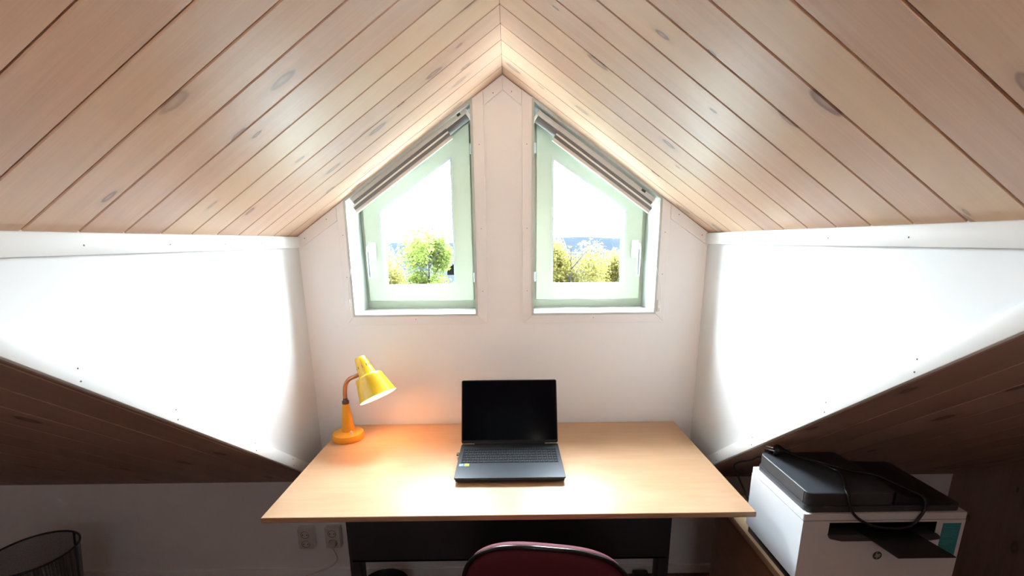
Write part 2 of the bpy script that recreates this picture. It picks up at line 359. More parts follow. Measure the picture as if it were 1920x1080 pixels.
# dormer ceiling
bm = bmesh.new()
for side in (-1, 1):
    xe = WL if side < 0 else WR; k = KL if side < 0 else KR
    e = Vector((xe, 0, ZE)); r = Vector((XR, 0, ZR)); du = (r - e); ln = du.length; du = du / ln
    dv = Vector((0, -1, 0)); dn = Vector((side * k, 0, 1)).normalized()
    edges = [-0.02] + [0.083 + 0.1073 * i for i in range(22)]
    for a, b in zip(edges, edges[1:]):
        plank(bm, e, du, dv, dn, -0.02, ln - 0.0006, a + 0.0012, b - 0.0012)
    backing(bm, [e - du * 0.06 + dv * -0.03, r + du * 0.05 + dv * -0.03, r + du * 0.05 + dv * 2.4, e - du * 0.06 + dv * 2.4], dn)
# keep only the part that lies inside the dormer (above the main roof plane)
bmesh.ops.bisect_plane(bm, geom=list(bm.verts) + list(bm.edges) + list(bm.faces), plane_co=(0, 0, ZK - 0.001), plane_no=Vector((0, SL, 1)), clear_inner=True)
struct('ceiling', bm, [M['pine'], M['gap']], 'whitewashed pine board ceiling of the dormer rising to a ridge', 'ceiling')

# main roof (seen from below, left and right of the dormer) with the dormer opening
YRG = -3.1
nrm = Vector((0, SL, 1)).normalized(); dvr = Vector((0, -1, SL)).normalized(); Ltot = math.hypot(YRG, SL * YRG)
def roof_part(name, x0, x1, label):
    bm = bmesh.new(); o = Vector((0, 0, ZK)); w = 0.118; x = x0
    while x < x1 - 1e-6:
        xn = min(x + w, x1)
        plank(bm, o, dvr, Vector((1, 0, 0)), nrm, 0, Ltot, x + 0.0012, xn - 0.0012)
        x = xn
    backing(bm, [o + Vector((x0, 0, 0)), o + Vector((x1, 0, 0)), o + Vector((x1, 0, 0)) + dvr * Ltot, o + Vector((x0, 0, 0)) + dvr * Ltot], nrm)
    return struct(name, bm, [M['pineshade'], M['gap']], label, 'ceiling')
roof_part('ceiling.001', XA, WL - 0.001, 'shade-toned pine sloping roof left of the dormer, above the left knee wall')
roof_part('ceiling.002', WR + 0.001, XB, 'shade-toned pine sloping roof right of the dormer, above the printer')
bm = bmesh.new()
yv_r = -(ZR - ZK) / SL
P = lambda x, y: Vector((x, y, zroof(y)))
for tri in ([P(WL, YV), P(XR, yv_r), P(WL, yv_r)], [P(XR, yv_r), P(WR, YV), P(WR, yv_r)], [P(WL, yv_r), P(WR, yv_r), P(WR, YRG), P(WL, YRG)]):
    backing(bm, tri, nrm, 0.0, 0.05)
for f in bm.faces: f.material_index = 0
bm.faces.layers.float.new('tone'); bm.loops.layers.uv.verify()
struct('ceiling.003', bm, M['pineshade'], 'shade-toned pine sloping roof above the dormer opening', 'ceiling')
bm = bmesh.new(); zr2 = zroof(YRG)
n2 = Vector((0, -SL, 1)).normalized()
def zfar(y): return ZK + SL * (y - YB)
def far(x0, x1, ya, yb): backing(bm, [Vector((x0, ya, zfar(ya))), Vector((x1, ya, zfar(ya))), Vector((x1, yb, zfar(yb))), Vector((x0, yb, zfar(yb)))], n2, 0.0, 0.06)
KX = (-0.40, 0.30); KY = (-3.65, -4.45)
far(XA, KX[0], YRG, YB); far(KX[1], XB, YRG, YB); far(KX[0], KX[1], YRG, KY[0]); far(KX[0], KX[1], KY[1], YB)
for f in bm.faces: f.material_index = 0
bm.faces.layers.float.new('tone'); bm.loops.layers.uv.verify()
struct('ceiling.004', bm, M['pineshade'], 'shade-toned pine sloping roof on the far side of the attic', 'ceiling')

k_w = thing('window_3', (-.05, KY[1], zfar(KY[1])), 'white framed roof window added for fill light in the far slope of the attic', 'window', kind='structure')  # unseen skylight, added to let fill light into the room
bm = bmesh.new(); sgm = lambda x, y, d: Vector((x, y, zfar(y))) + n2 * d
def slab(bm, x0, x1, ya, yb, d0, d1): backing(bm, [sgm(x0, ya, 0), sgm(x1, ya, 0), sgm(x1, yb, 0), sgm(x0, yb, 0)], n2, d0, d1 - d0)
for q in ((KX[0], KX[0] + .05, KY[0], KY[1]), (KX[1] - .05, KX[1], KY[0], KY[1]), (KX[0], KX[1], KY[0], KY[0] - .05), (KX[0], KX[1], KY[1] + .05, KY[1])): slab(bm, *q, -0.01, 0.09)
for f in bm.faces: f.material_index = 0
obj('frame', bm, M['trim'], k_w, None)
bm = bmesh.new(); slab(bm, KX[0] + .04, KX[1] - .04, KY[0] - .04, KY[1] + .04, 0.05, 0.054)
for f in bm.faces: f.material_index = 0
obj('pane', bm, M['glass'], k_w, None)
l = bpy.data.lights.new('window_portal', 'AREA'); l.shape = 'RECTANGLE'; l.size = 0.62; l.size_y = 0.9; l.cycles.is_portal = True
o = bpy.data.objects.new('window_portal', l); COL.objects.link(o); o.location = sgm(-.05, -4.05, 0.12); o.rotation_euler = (math.atan(SL), 0, 0)

# floor
bm = bmesh.new(); x = XA
while x < XB:
    xn = min(x + 0.14, XB); plank(bm, Vector((0, 0.2, FLOOR)), Vector((0, -1, 0)), Vector((1, 0, 0)), Vector((0, 0, -1)), 0, 6.5, x + 0.0005, xn - 0.0005, cham=0.001); x = xn
backing(bm, [Vector((XA, .2, FLOOR)), Vector((XB, .2, FLOOR)), Vector((XB, YB, FLOOR)), Vector((XA, YB, FLOOR))], Vector((0, 0, -1)))
struct('floor', bm, [M['floor'], M['gap']], 'dark reddish board floor of the attic', 'floor')

# windows: opening limits
OP = {'L': (-0.6111, -0.1299), 'R': (0.5845, 0.1040)}     # outer, inner x
CS = {'L': (-0.6483, -0.0810), 'R': (0.6275, 0.0590)}
ZO, ZCS = 0.471, 0.429
LIN = 0.009
# gable wall: pieces around the two openings, 0.2 m thick
bm = bmesh.new()
def gpiece(x0, x1, zb, top=None):
    xs = [x0] + ([XR] if x0 < XR < x1 else []) + [x1]
    if top is None: pts = [(x0, zb), (x1, zb)] + [(x, zc(x) + 0.012) for x in reversed(xs)]
    else: pts = [(x0, zb), (x1, zb), (x1, top), (x0, top)]
    prism(bm, pts, 'y', 0.0, 0.22)
zso = ZO - LIN
gpiece(WL - 0.12, OP['L'][0] - LIN, zso); gpiece(OP['L'][1] + LIN, OP['R'][1] - LIN, zso); gpiece(OP['R'][0] + LIN, WR + 0.12, zso)
gpiece(WL - 0.12, WR + 0.12, FLOOR - 0.05, zso)
struct('wall_back', bm, M['gable'], 'pale painted gable wall with two sloped windows behind the desk', 'wall')
bm = bmesh.new(); box(bm, XA - .1, WL - 0.12, 0, 0.22, FLOOR - .05, ZK + 0.03)
struct('wall_back_left', bm, M['gable'], 'low knee wall left of the dormer, in shade under the dark roof slope', 'wall')
bm = bmesh.new(); box(bm, WR + 0.12, XB + .1, 0, 0.22, FLOOR - .05, ZK + 0.03)
struct('wall_back_right', bm, M['gable'], 'low knee wall right of the dormer, in shade behind the printer', 'wall')
# cheeks
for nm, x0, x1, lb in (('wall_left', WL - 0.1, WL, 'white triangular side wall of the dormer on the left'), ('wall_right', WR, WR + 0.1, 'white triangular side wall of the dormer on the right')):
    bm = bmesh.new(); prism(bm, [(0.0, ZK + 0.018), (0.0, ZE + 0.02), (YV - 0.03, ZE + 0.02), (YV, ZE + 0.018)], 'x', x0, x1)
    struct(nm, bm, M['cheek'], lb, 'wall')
# outer end walls of the attic
for nm, x0, x1, mt, lb in (('wall_left_end', XA - .1, XA, 'white', 'end wall of the attic far to the left'), ('wall_right_end', XB, XB + .1, 'pineshade', 'dark boarded end wall of the attic right of the printer')):
    bm = bmesh.new(); prism(bm, [(0.0, FLOOR), (0.0, ZK + .02), (YRG, zr2 + .02), (YB, ZK + .02), (YB, FLOOR)], 'x', x0, x1)
    bm.faces.layers.float.new('tone'); uvl = bm.loops.layers.uv.verify()
    for f in bm.faces:
        for l in f.loops: l[uvl].uv = (l.vert.co.z, l.vert.co.y)
    struct(nm, bm, M[mt], lb, 'wall')
bm = bmesh.new(); box(bm, XA - .1, XB + .1, YB - .1, YB, FLOOR - .05, ZK + .03); struct('wall_front', bm, M['white'], 'low knee wall at the far side of the attic', 'wall')
# baseboards
bm = bmesh.new(); box(bm, XA, XB, -0.010, 0.0, FLOOR, -0.712, 0.002); struct('baseboard_back', bm, M['gable'], 'low painted baseboard along the gable and knee walls', 'baseboard')

# trims ----------------------------------------------------------------
def nail(bm, c, n, r=0.0018):
    n = Vector(n); lathe(bm, [(0, 0.0006), (r, 0.0005), (r, -0.001)], c, n, 8, mi=1, cap=False)
def trim(name, build, label):
    bm = bmesh.new(); build(bm); return struct(name, bm, [M['trim'], M['nail']], label, 'trim', ang=30)
TT = 0.013
for i, (xw, s, lb) in enumerate(((WL, 1, 'left'), (WR, -1, 'right'))):
    def eave(bm, xw=xw, s=s):
        box(bm, min(xw, xw + s * TT), max(xw, xw + s * TT), YV + 0.02, -0.001, ZE - 0.0423, ZE - 0.001, 0.002)
        for y in (-0.30, -0.50, -0.72, -0.95, -1.17): nail(bm, (xw + s * TT, y, ZE - 0.024), (s, 0, 0))
    trim('trim_%d' % (i + 1), eave, 'white level trim board under the dormer ceiling on the %s side wall' % lb)
    def diag(bm, xw=xw, s=s):
        y0, y1 = -0.001, YV + 0.02; td = 0.0504
        prism(bm, [(y0, zroof(y0)), (y0, zroof(y0) + td), (y1, zroof(y1) + td * .99), (y1, zroof(y1))], 'x', min(xw, xw + s * TT), max(xw, xw + s * TT), 0.002)
        for y in (-0.28, -0.50, -0.80, -1.02):
            for f in (0.25, 0.75): nail(bm, (xw + s * TT, y, zroof(y) + td * f), (s, 0, 0))
    trim('trim_%d' % (i + 3), diag, 'white sloping trim board along the lower edge of the %s side wall' % lb)
def rk(bm, pts, nails=()):
    prism(bm, pts, 'y', -0.012, 0.0, 0.0012, 1)
    for x, z in nails: nail(bm, (x, -0.012, z), (0, -1, 0))
def rtrim(name, pts, nails, lb):
    bm = bmesh.new(); rk(bm, pts, nails); struct(name, bm, [M['rake'], M['nail']], lb, 'trim', ang=30)
rtrim('trim_5', [(WL + .001, 0.727), (CS['L'][0] - .001, 0.836), (CS['L'][0] - .001, zc(CS['L'][0]) - .002), (WL + .001, ZE - .002)], [(-.78, .770), (-.69, .84)], 'short slanted trim board on the gable wall left of the left window')
rtrim('trim_6', [(WR - .001, 0.727), (WR - .001, ZE - .002), (CS['R'][0] + .001, zc(CS['R'][0]) - .002), (CS['R'][0] + .001, 0.832)], [(.755, .768), (.66, .845)], 'short slanted trim board on the gable wall right of the right window')
rtrim('trim_7', [(CS['L'][1] + .001, 1.232), (XR - .0005, 1.283), (XR - .0005, ZR - .003), (CS['L'][1] + .001, zc(CS['L'][1]) - .003)], [(-.045, 1.272)], 'left half of the pointed trim under the ridge between the windows')
rtrim('trim_8', [(CS['R'][1] - .001, 1.232), (CS['R'][1] - .001, zc(CS['R'][1]) - .003), (XR + .0005, ZR - .003), (XR + .0005, 1.283)], [(.022, 1.276)], 'right half of the pointed trim under the ridge between the windows')

# windows ----------------------------------------------------------------
def lerp_poly(side, dxo, dxi, zb, dz):
    xo, xi = OP[side]; s = 1 if side == 'L' else -1
    a, b = xo + s * dxo, xi - s * dxi
    return [(a, zb), (b, zb), (b, zc(b) - dz), (a, zc(a) - dz)]
def window(side, num):
    s = 1 if side == 'L' else -1; word = 'left' if s > 0 else 'right'
    xo, xi = OP[side]; co, ci = CS[side]
    w = thing('window_%d' % num, ((xo + xi) / 2, 0.0, ZO), '%s-hand attic window with slanted top and pale green-white sash' % word, 'window', kind='structure')
    # casing: three mitred boards on the wall
    bm = bmesh.new(); y0, y1 = -0.012, 0.0; e = 0.0004; g = s * e
    xo2, xi2 = xo - s * LIN * .6, xi + s * LIN * .6; zo2 = ZO - LIN * .6
    prism(bm, [(co, ZCS + e), (xo2, zo2 + e), (xo2, zc(xo2) - .002), (co, zc(co) - .002)], 'y', y0, y1, 0.0012, 1)
    prism(bm, [(ci, ZCS + e), (xi2, zo2 + e), (xi2, zc(xi2) - .002), (ci, zc(ci) - .002)], 'y', y0, y1, 0.0012, 1)
    prism(bm, [(co + g, ZCS), (ci - g, ZCS), (xi2 - g, zo2), (xo2 + g, zo2)], 'y', y0, y1, 0.0012, 1)
    for x, z in ((co * .98 + xo * .02 + s * .016, .62), (co + s * .016, .78), (ci - s * .018, .56), (ci - s * .018, .8), (ci - s * .018, 1.1), ((xo + xi) / 2, .45)): nail(bm, (x, -0.012, z), (0, -1, 0), 0.0016)
    obj('casing', bm, [M['rake'], M['nail']], w, 30)
    # lining boards of the reveal, their edges show as a thin white line
    bm = bmesh.new(); ring(bm, lerp_poly(side, -LIN, -LIN, ZO - LIN, 0.0005), lerp_poly(side, 0, 0, ZO, 0.012), -0.015, 0.19); obj('lining', bm, M['lining'], w, 30)
    bm = bmesh.new(); ring(bm, lerp_poly(side, -.001, -.001, ZO - .001, 0.011), lerp_poly(side, 0.05, 0.05, ZO + 0.055, 0.062), 0.172, 0.212); obj('frame', bm, M['sash'], w, 30)
    # opening sash
    a, b = (-0.597, -0.1468) if s > 0 else (0.566, 0.1212); ga, gb_ = (-0.5275, -0.2230) if s > 0 else (0.4945, 0.1880)
    zg = [(0.878, 1.081), (0.873, 1.0765)][0 if s > 0 else 1]
    out = [(a, 0.5045), (b, 0.5045), (b, zc(b) - 0.026), (a, zc(a) - 0.026)]
    gls = [(ga, 0.568), (gb_, 0.568), (gb_, zg[1]), (ga, zg[0])]
    bm = bmesh.new(); ring(bm, out, gls, 0.145, 0.200); sash = obj('sash', bm, M['sash'], w, 30)
    bv = sash.modifiers.new('bevel', 'BEVEL'); bv.width = 0.003; bv.segments = 2; bv.limit_method = 'ANGLE'
    cx = (ga + gb_) / 2; cz = 0.75
    ins = lambda d: [(ga + s * d, 0.568 + d), (gb_ - s * d, 0.568 + d), (gb_ - s * d, zg[1] - d * 1.5), (ga + s * d, zg[0] - d * 1.1)]
    bm = bmesh.new(); ring(bm, ins(-0.004), ins(0.005), 0.141, 0.165); obj('glazing_bead', bm, M['lining'], sash, 30)
    bm = bmesh.new(); prism(bm, ins(0.001), 'y', 0.172, 0.176); obj('pane', bm, M['glass'], sash, None)
    # handle
    hx = -0.566 if s > 0 else 0.537
    bm = bmesh.new(); box(bm, hx - .014, hx + .014, 0.132, 0.1455, 0.678, 0.752, 0.003); hd = obj('handle', bm, M['alu'], sash, 30)
    lx = hx - s * 0.007
    bm = bmesh.new(); tube(bm, smooth_path([(lx, 0.134, 0.733), (lx, 0.108, 0.733), (lx, 0.096, 0.725), (lx, 0.094, 0.70), (lx, 0.096, 0.65), (lx, 0.098, 0.606)], 5), 0.0075, 10); obj('lever', bm, M['alu'], hd, 50)
    bm = bmesh.new(); box(bm, lx + s * .003 - .0022, lx + s * .003 + .0022, 0.0862, 0.090, 0.612, 0.715, 0.0006, 1); obj('lever_groove', bm, M['handledark'], hd, 30)
    for hz in (0.603, 1.114):
        bm = bmesh.new(); tube(bm, [(b + s * .006, 0.146, hz - .02), (b + s * .006, 0.146, hz + .02)], 0.006, 10); box(bm, b - .003 + s * .012, b + .003 + s * .012, .146, .172, hz - .018, hz + .018); obj('hinge', bm, M['alu'], w, 40)
    return w
window('L', 1); window('R', 2)

# roller blinds rolled up along the slanted heads -------------------------
def blind(side):
    s = 1 if side == 'L' else -1; word = 'left' if s > 0 else 'right'
    A = Vector((-0.600, 0, 0.922)) if s > 0 else Vector((0.572, 0, 0.9105)); k = KL if s > 0 else KR
    t = Vector((s, 0, k)).normalized(); n = Vector((t.z * s, 0, -abs(t.x))); n = Vector((s * abs(t.z), 0, -abs(t.x)))
    root = thing('window_blind', (A.x, 0.02, A.z), 'rolled-up grey fabric blind along the slanted top of the %s window' % word, 'blind', 'grey blinds on the attic windows')
    def part(name, s0, s1, n0, n1, y0, y1, mat, bev=0.001):
        bm = bmesh.new(); q = [A + t * a + n * b for a, b in ((s0, n0), (s1, n0), (s1, n1), (s0, n1))]
        prism(bm, [(p.x, p.z) for p in q], 'y', y0, y1, bev, 2); return obj(name, bm, mat, root, 40)
    part('headrail', 0.0, 0.545, 0.004, 0.022, 0.004, 0.050, M['rail'], 0.002)
    bm = bmesh.new(); p0 = A + t * 0.012 + n * 0.031 + Vector((0, .024, 0)); p1 = A + t * 0.535 + n * 0.031 + Vector((0, .024, 0))
    tube(bm, [p0, p1], 0.0135, 16); obj('fabric_roll', bm, M['fabric'], root, 50)
    part('upper_fold', 0.000, 0.446, 0.022, 0.036, 0.002, 0.010, M['fabric'])
    part('batten', -0.010, 0.446, 0.034, 0.040, -0.002, 0.012, M['railw'])
    part('lower_fold', -0.012, 0.446, 0.040, 0.052, 0.000, 0.010, M['fabric'])
    part('bottom_rail', -0.012, 0.446, 0.052, 0.064, -0.003, 0.012, M['rail'], 0.002)
    part('end_bracket', -0.004, 0.010, 0.006, 0.044, 0.006, 0.046, M['railw'])
    part('end_bracket', 0.537, 0.547, 0.002, 0.046, 0.008, 0.048, M['railw'])
    q = 0.045
    part('bracket_clip', q, q + .018, 0.005, 0.013, 0.001, 0.006, M['nail']) if s < 0 else part('bracket_clip', .505, .519, 0.006, 0.016, 0.001, 0.006, M['nail'])
    c0 = A + t * 0.004 + n * 0.045
    xcl = -0.6265 if s > 0 else 0.6045
    zcl = 0.515 if s > 0 else 0.497
    bm = bmesh.new(); tube(bm, smooth_path([(c0.x, 0.004, c0.z), (c0.x - s * .014, -0.012, c0.z - .13), (xcl + s * .004, -0.0185, zcl + .09), (xcl, -0.022, zcl + .012)], 6), 0.0011, 6); obj('pull_cord', bm, M['cord'], root, 60)
    bm = bmesh.new(); box(bm, xcl - .007, xcl + .007, -0.019, -0.012, zcl - .026, zcl + .022, 0.002)
    cl = obj('cord_cleat', bm, M['railw'], None, 30, origin=(xcl, -0.012, zcl)); tag(cl, 'small clear cord cleat on the lower corner of the %s window casing' % word, 'cord cleat', 'cord cleats on the window casings')
    bm = bmesh.new(); tube(bm, [(xcl, -0.024, zcl + .006), (xcl, -.027, zcl + .014), (xcl, -.024, zcl + .018)], 0.003, 8); tube(bm, [(xcl, -0.018, zcl - .012), (xcl, -.025, zcl - .017), (xcl, -.024, zcl - .022)], 0.003, 8); obj('prong', bm, M['railw'], cl, 50)
blind('L'); blind('R')

# desk --------------------------------------------------------------------
desk = thing('desk', (0, -0.35, FLOOR), 'birch-veneer desk with dark steel frame standing under the two windows', 'desk')
bm = bmesh.new(); DX0, DX1, DY0, DY1 = -0.7034, 0.7008, -0.6938, -0.010; TH = 0.017
box(bm, DX0, DX1, DY0, DY1, -TH, 0.0, 0.003, 3)
bm.faces.layers.float.new('tone'); uvl = bm.loops.layers.uv.verify()
for f in bm.faces:
    f.material_index = 0 if f.normal.z > 0.5 else 1
    for l in f.loops: l[uvl].uv = (l.vert.co.x, l.vert.co.y)
obj('tabletop', bm, [M['desk'], M['deskedge']], desk, 35)
for sx in (-1, 1):
    x0, x1 = (-0.590, -0.552) if sx < 0 else (0.544, 0.583)
    bm = bmesh.new(); box(bm, x0, x1, -0.385, -0.325, FLOOR + .035, -TH, 0.003); box(bm, x0 - .004, x1 + .004, -0.66, -0.318, FLOOR, FLOOR + .035, 0.006); box(bm, x0 + .004, x1 - .004, -.60, -.10, -.045, -TH, 0.002)
    obj('leg', bm, M['deskmetal'], desk, 35)
bm = bmesh.new(); box(bm, -0.574, 0.569, -0.400, -0.3855, -0.375, -0.03, 0.002); box(bm, -0.574, 0.569, -0.400, -0.372, -0.375, -0.366, 0.001); obj('modesty_panel', bm, M['deskmetal'], desk, 35)

# desk lamp -----------------------------------------------------------------
LB = Vector((-0.636, -0.150, 0.0))
lamp = thing('desk_lamp', LB, 'small yellow enamel desk lamp, switched on, at the left rear corner of the desk', 'lamp')
bm = bmesh.new(); lathe(bm, [(0, 0.0), (0.058, 0.0), (0.0605, 0.003), (0.0605, 0.017), (0.058, 0.026), (0.049, 0.032), (0.030, 0.034), (0, 0.034)], LB, (0, 0, 1), 56); obj('base', bm, M['orange'], lamp, 40)
LS = LB + Vector((0.002, 0, 0))
bm = bmesh.new(); lathe(bm, [(0.026, 0.032), (0.0255, 0.036), (0.0125, 0.142), (0.0118, 0.146), (0, 0.146)], LS, (0, 0, 1), 40); obj('stem', bm, M['orange'], lamp, 40)
bm = bmesh.new(); lathe(bm, [(0.0128, 0.145), (0.0135, 0.148), (0.0135, 0.155), (0.009, 0.160), (0.008, 0.168), (0, 0.168)], LS, (0, 0, 1), 32); obj('collar', bm, M['dkbrown'], lamp, 40)
AX = Vector((0.44, -0.28, -0.853)).normalized()
MC = Vector((-0.497, -0.180, 0.1835))      # centre of the mouth
LEN = 0.167
def SH(h): return MC - AX * (LEN - h)       # h measured from the cap
bm = bmesh.new(); gp = smooth_path([LS + Vector((0, 0, .163)), LS + Vector((0.001, -.001, .19)), LS + Vector((0.008, -.004, .222)), LS + Vector((0.026, -.010, .246)), LS + Vector((0.050, -.016, .258)), SH(0.075) + Vector((-.026, 0, .004))], 8)
tube(bm, gp, 0.0078, 14); obj('gooseneck', bm, M['brass'], lamp, 60)
bm = bmesh.new()
prof = [(0, 0.0), (0.017, 0.0005), (0.0205, 0.004), (0.024, 0.020), (0.0335, 0.073), (0.0350, 0.076), (0.0500, 0.081), (0.0525, 0.085), (0.0545, 0.098), (0.0715, 0.162), (0.0735, LEN), (0.0725, LEN + 0.0008)]
lathe(bm, prof, SH(0), AX, 64, mi=0, cap=False)
inner = [(0.0725, LEN + 0.0008), (0.0705, 0.161), (0.0535, 0.099), (0.051, 0.088), (0.033, 0.080), (0.0225, 0.020), (0, 0.006)]
lathe(bm, inner, SH(0), AX, 64, mi=1, cap=False)
bmesh.ops.remove_doubles(bm, verts=bm.verts, dist=1e-5)
# cooling slots cut look: thin dark inlays on the neck
shade = obj('shade', bm, [M['yellow'], M['cream']], lamp, 40)
u_ = AX.orthogonal().normalized(); side_ = AX.cross(Vector((0, 1, 0))).normalized(); front_ = AX.cross(side_).normalized()
if front_.y > 0: front_ = -front_
bm = bmesh.new()
for k in range(10):
    a = 2 * math.pi * k / 10 + 0.2; d = front_ * math.cos(a) + side_ * math.sin(a)
    tube(bm, [SH(0.036) + d * (0.0267 + .0003), SH(0.046) + d * (0.0285 + .0003)], 0.0011, 6)
obj('vent_slot', bm, M['dkbrown'], shade, 40)
bm = bmesh.new(); lathe(bm, [(0, 0), (0.006, 0.0), (0.0065, 0.004), (0.0045, 0.012), (0.003, 0.014), (0, 0.0145)], LB + Vector((0.026, -0.036, 0.0325)), (0.1, -0.2, 1), 20); obj('switch', bm, M['ivory'], lamp, 40)
M['bulb'] = emit('warm_bulb', (1.0, 0.50, 0.24), 12.0)
bm = bmesh.new(); lathe(bm, [(0.012, 0.062), (0.013, 0.075), (0.021, 0.092), (0.0235, 0.104), (0.020, 0.118), (0.010, 0.126), (0, 0.128)], SH(0), AX, 24); obj('bulb', bm, M['bulb'], lamp, 60, label='glowing warm bulb inside the shade')

# laptop ---------------------------------------------------------------------
LX, LYF, LYH, LZ, LW = 0.0015, -0.5214, -0.266, 0.022, 0.3569; h = LW / 2
lap = thing('laptop', (LX, -0.39, 0.0), 'open black laptop with dark blank screen in the middle of the desk', 'laptop')
bm = bmesh.new(); t_ = bmesh.new(); merge(bm, t_)
def rrect(x0, x1, y0, y1, r, n=5):
    o = []
    for cx_, cy_, a0 in ((x1 - r, y1 - r, 0), (x0 + r, y1 - r, 90), (x0 + r, y0 + r, 180), (x1 - r, y0 + r, 270)):
        for k in range(n + 1):
            a = math.radians(a0 + 90 * k / n); o.append((cx_ + r * math.cos(a), cy_ + r * math.sin(a)))
    return o
prism(bm, rrect(LX - h, LX + h, LYF, LYH, 0.007), 'z', LZ - 0.006, LZ, 0.0008, 1, mi=0)
prism(bm, rrect(LX - h + .003, LX + h - .003, LYF + .003, LYH - .002, 0.007), 'z', LZ - 0.014, LZ - 0.006, 0.0, 1, mi=1)
prism(bm, rrect(LX - h + .014, LX + h - .014, LYF + .020, LYH - .012, 0.007), 'z', LZ - 0.0185, LZ - 0.014, 0.0, 1, mi=1)
base_ = obj('base', bm, [M['lapbody'], M['lapdark']], lap, 30)
for fx in (-1, 1):
    for fy in (LYF + .03, LYH - .02):
        bm = bmesh.new(); box(bm, LX + fx * (h - .05) - .02, LX + fx * (h - .05) + .02, fy - .005, fy + .005, 0.0, LZ - .0185, 0.001); obj('foot', bm, M['rubber'], base_, 30)
bm = bmesh.new(); box(bm, LX - .07, LX + .07, LYF - .0004, LYF + .0008, LZ - .004, LZ + .0003, 0.0); obj('opening_notch', bm, M['lapdark'], base_, None)
# trackpad: inset plate outlined by a dark seam
bm = bmesh.new(); ring_t = 0.0006
for a in ((-.098, -.098 + ring_t), (.050, .050 + ring_t)): box(bm, LX + a[0], LX + a[1], LYF + .004, LYF + .092, LZ, LZ + .00015)
box(bm, LX - .098, LX + .0506, LYF + .092, LYF + .0926, LZ, LZ + .00015); obj('trackpad_seam', bm, M['lapdark'], base_, None)
bm = bmesh.new(); box(bm, LX - .0974, LX + .050, LYF + .004, LYF + .092, LZ - .0005, LZ + .0001); obj('trackpad', bm, M['lapbody'], base_, None)
# keyboard: recessed well plate with single keys
KX0, KX1, KY0, KY1 = LX - .166, LX + .166, LYF + .104, LYF + .212
bm = bmesh.new(); box(bm, KX0, KX1, KY0, KY1, LZ - .0004, LZ + .0002); kb = obj('keyboard', bm, M['lapdark'], lap, None)
rows = [[1.0] * 18, [1] * 13 + [2.0] + [1] * 4, [1.5] + [1] * 12 + [1.5] + [1] * 4, [1.75] + [1] * 11 + [2.25] + [1] * 4, [2.25] + [1] * 10 + [2.75] + [1] * 4, [1.25, 1, 1.25, 1.25, 5.0, 1.25, 1.25, 1, 1, 1, 1] + [1] * 4]
rh = [0.6, 1, 1, 1, 1, 1]; tot = sum(rh); y = KY1
for ri, rw in enumerate(rows):
    hh = (KY1 - KY0) * rh[ri] / tot; sc_ = (KX1 - KX0) / sum(rw); x = KX0
    for kw in rw:
        bm = bmesh.new(); box(bm, x + .0009, x + kw * sc_ - .0009, y - hh + .0009, y - .0009, LZ + .0002, LZ + .0014, 0.0003, 1)
        box(bm, x + kw * sc_ * .5 - .0012, x + kw * sc_ * .5 + .0012, y - hh * .45 - .0010, y - hh * .45 + .0010, LZ + .0014, LZ + .00145, mi=1)
        obj('key', bm, [M['key'], M['keyled']], kb, 30)
        x += kw * sc_
    y -= hh
# stickers on the palm rest
bm = bmesh.new(); box(bm, LX - .171, LX - .155, LYF + .082, LYF + .098, LZ, LZ + .0002); box(bm, LX - .169, LX - .158, LYF + .091, LYF + .094, LZ + .0002, LZ + .0003, mi=1); box(bm, LX - .169, LX - .162, LYF + .086, LYF + .0885, LZ + .0002, LZ + .0003, mi=1)
obj('sticker', bm, [M['stblue'], M['stwhite']], base_, None, label='small blue sticker')
bm = bmesh.new(); box(bm, LX - .153, LX - .137, LYF + .082, LYF + .099, LZ, LZ + .0002); box(bm, LX - .152, LX - .1375, LYF + .085, LYF + .0865, LZ + .0002, LZ + .0003, mi=1); box(bm, LX - .152, LX - .143, LYF + .0885, LYF + .090, LZ + .0002, LZ + .0003, mi=1)
obj('sticker', bm, [M['stgreen'], M['lapdark']], base_, None, label='small yellow-green sticker')
# lid
LY2, LZ2 = -0.1781, 0.2423
ld = Vector((0, LY2 - LYH, LZ2 - LZ)); LL = ld.length; ld.normalize(); lnm = Vector((0, ld.z, -ld.y))   # back direction
def lidbox(bm, x0, x1, a0, a1, n0, n1, r=0.006, bev=0.0, mi=0):
    t = bmesh.new(); merge_pts = rrect(x0, x1, a0, a1, r)
    prism(t, merge_pts, 'z', n0, n1, bev, 1, mi)
    for v in t.verts: v.co = Vector((v.co.x, 0, 0)) + Vector((0, LYH - .003, LZ + .001)) + ld * v.co.y + lnm * v.co.z
    bmesh.ops.recalc_face_normals(t, faces=t.faces); merge(bm, t)
bm = bmesh.new(); lidbox(bm, LX - h, LX + h, 0.002, LL, 0.0, 0.007, 0.007, 0.0008); lid = obj('lid', bm, M['lapdark'], lap, 30)
bm = bmesh.new(); lidbox(bm, LX - h + .004, LX + h - .004, 0.014, LL - .004, -0.0006, 0.0006, 0.003); obj('screen', bm, M['screen'], lid, None)
bm = bmesh.new(); tube(bm, [(LX - .13, LYH - .002, LZ + .001), (LX + .13, LYH - .002, LZ + .001)], 0.0045, 12); obj('hinge', bm, M['lapdark'], lap, 50)
# usb receiver in the left side
bm = bmesh.new(); box(bm, LX - h - .0115, LX - h + .001, -0.337, -0.322, 0.0095, 0.0155, 0.0012); o = obj('usb_receiver', bm, M['rubber'], None, 30, origin=(LX - h - .005, -.33, .0095)); tag(o, 'tiny black usb receiver plugged into the left side of the laptop', 'usb receiver')

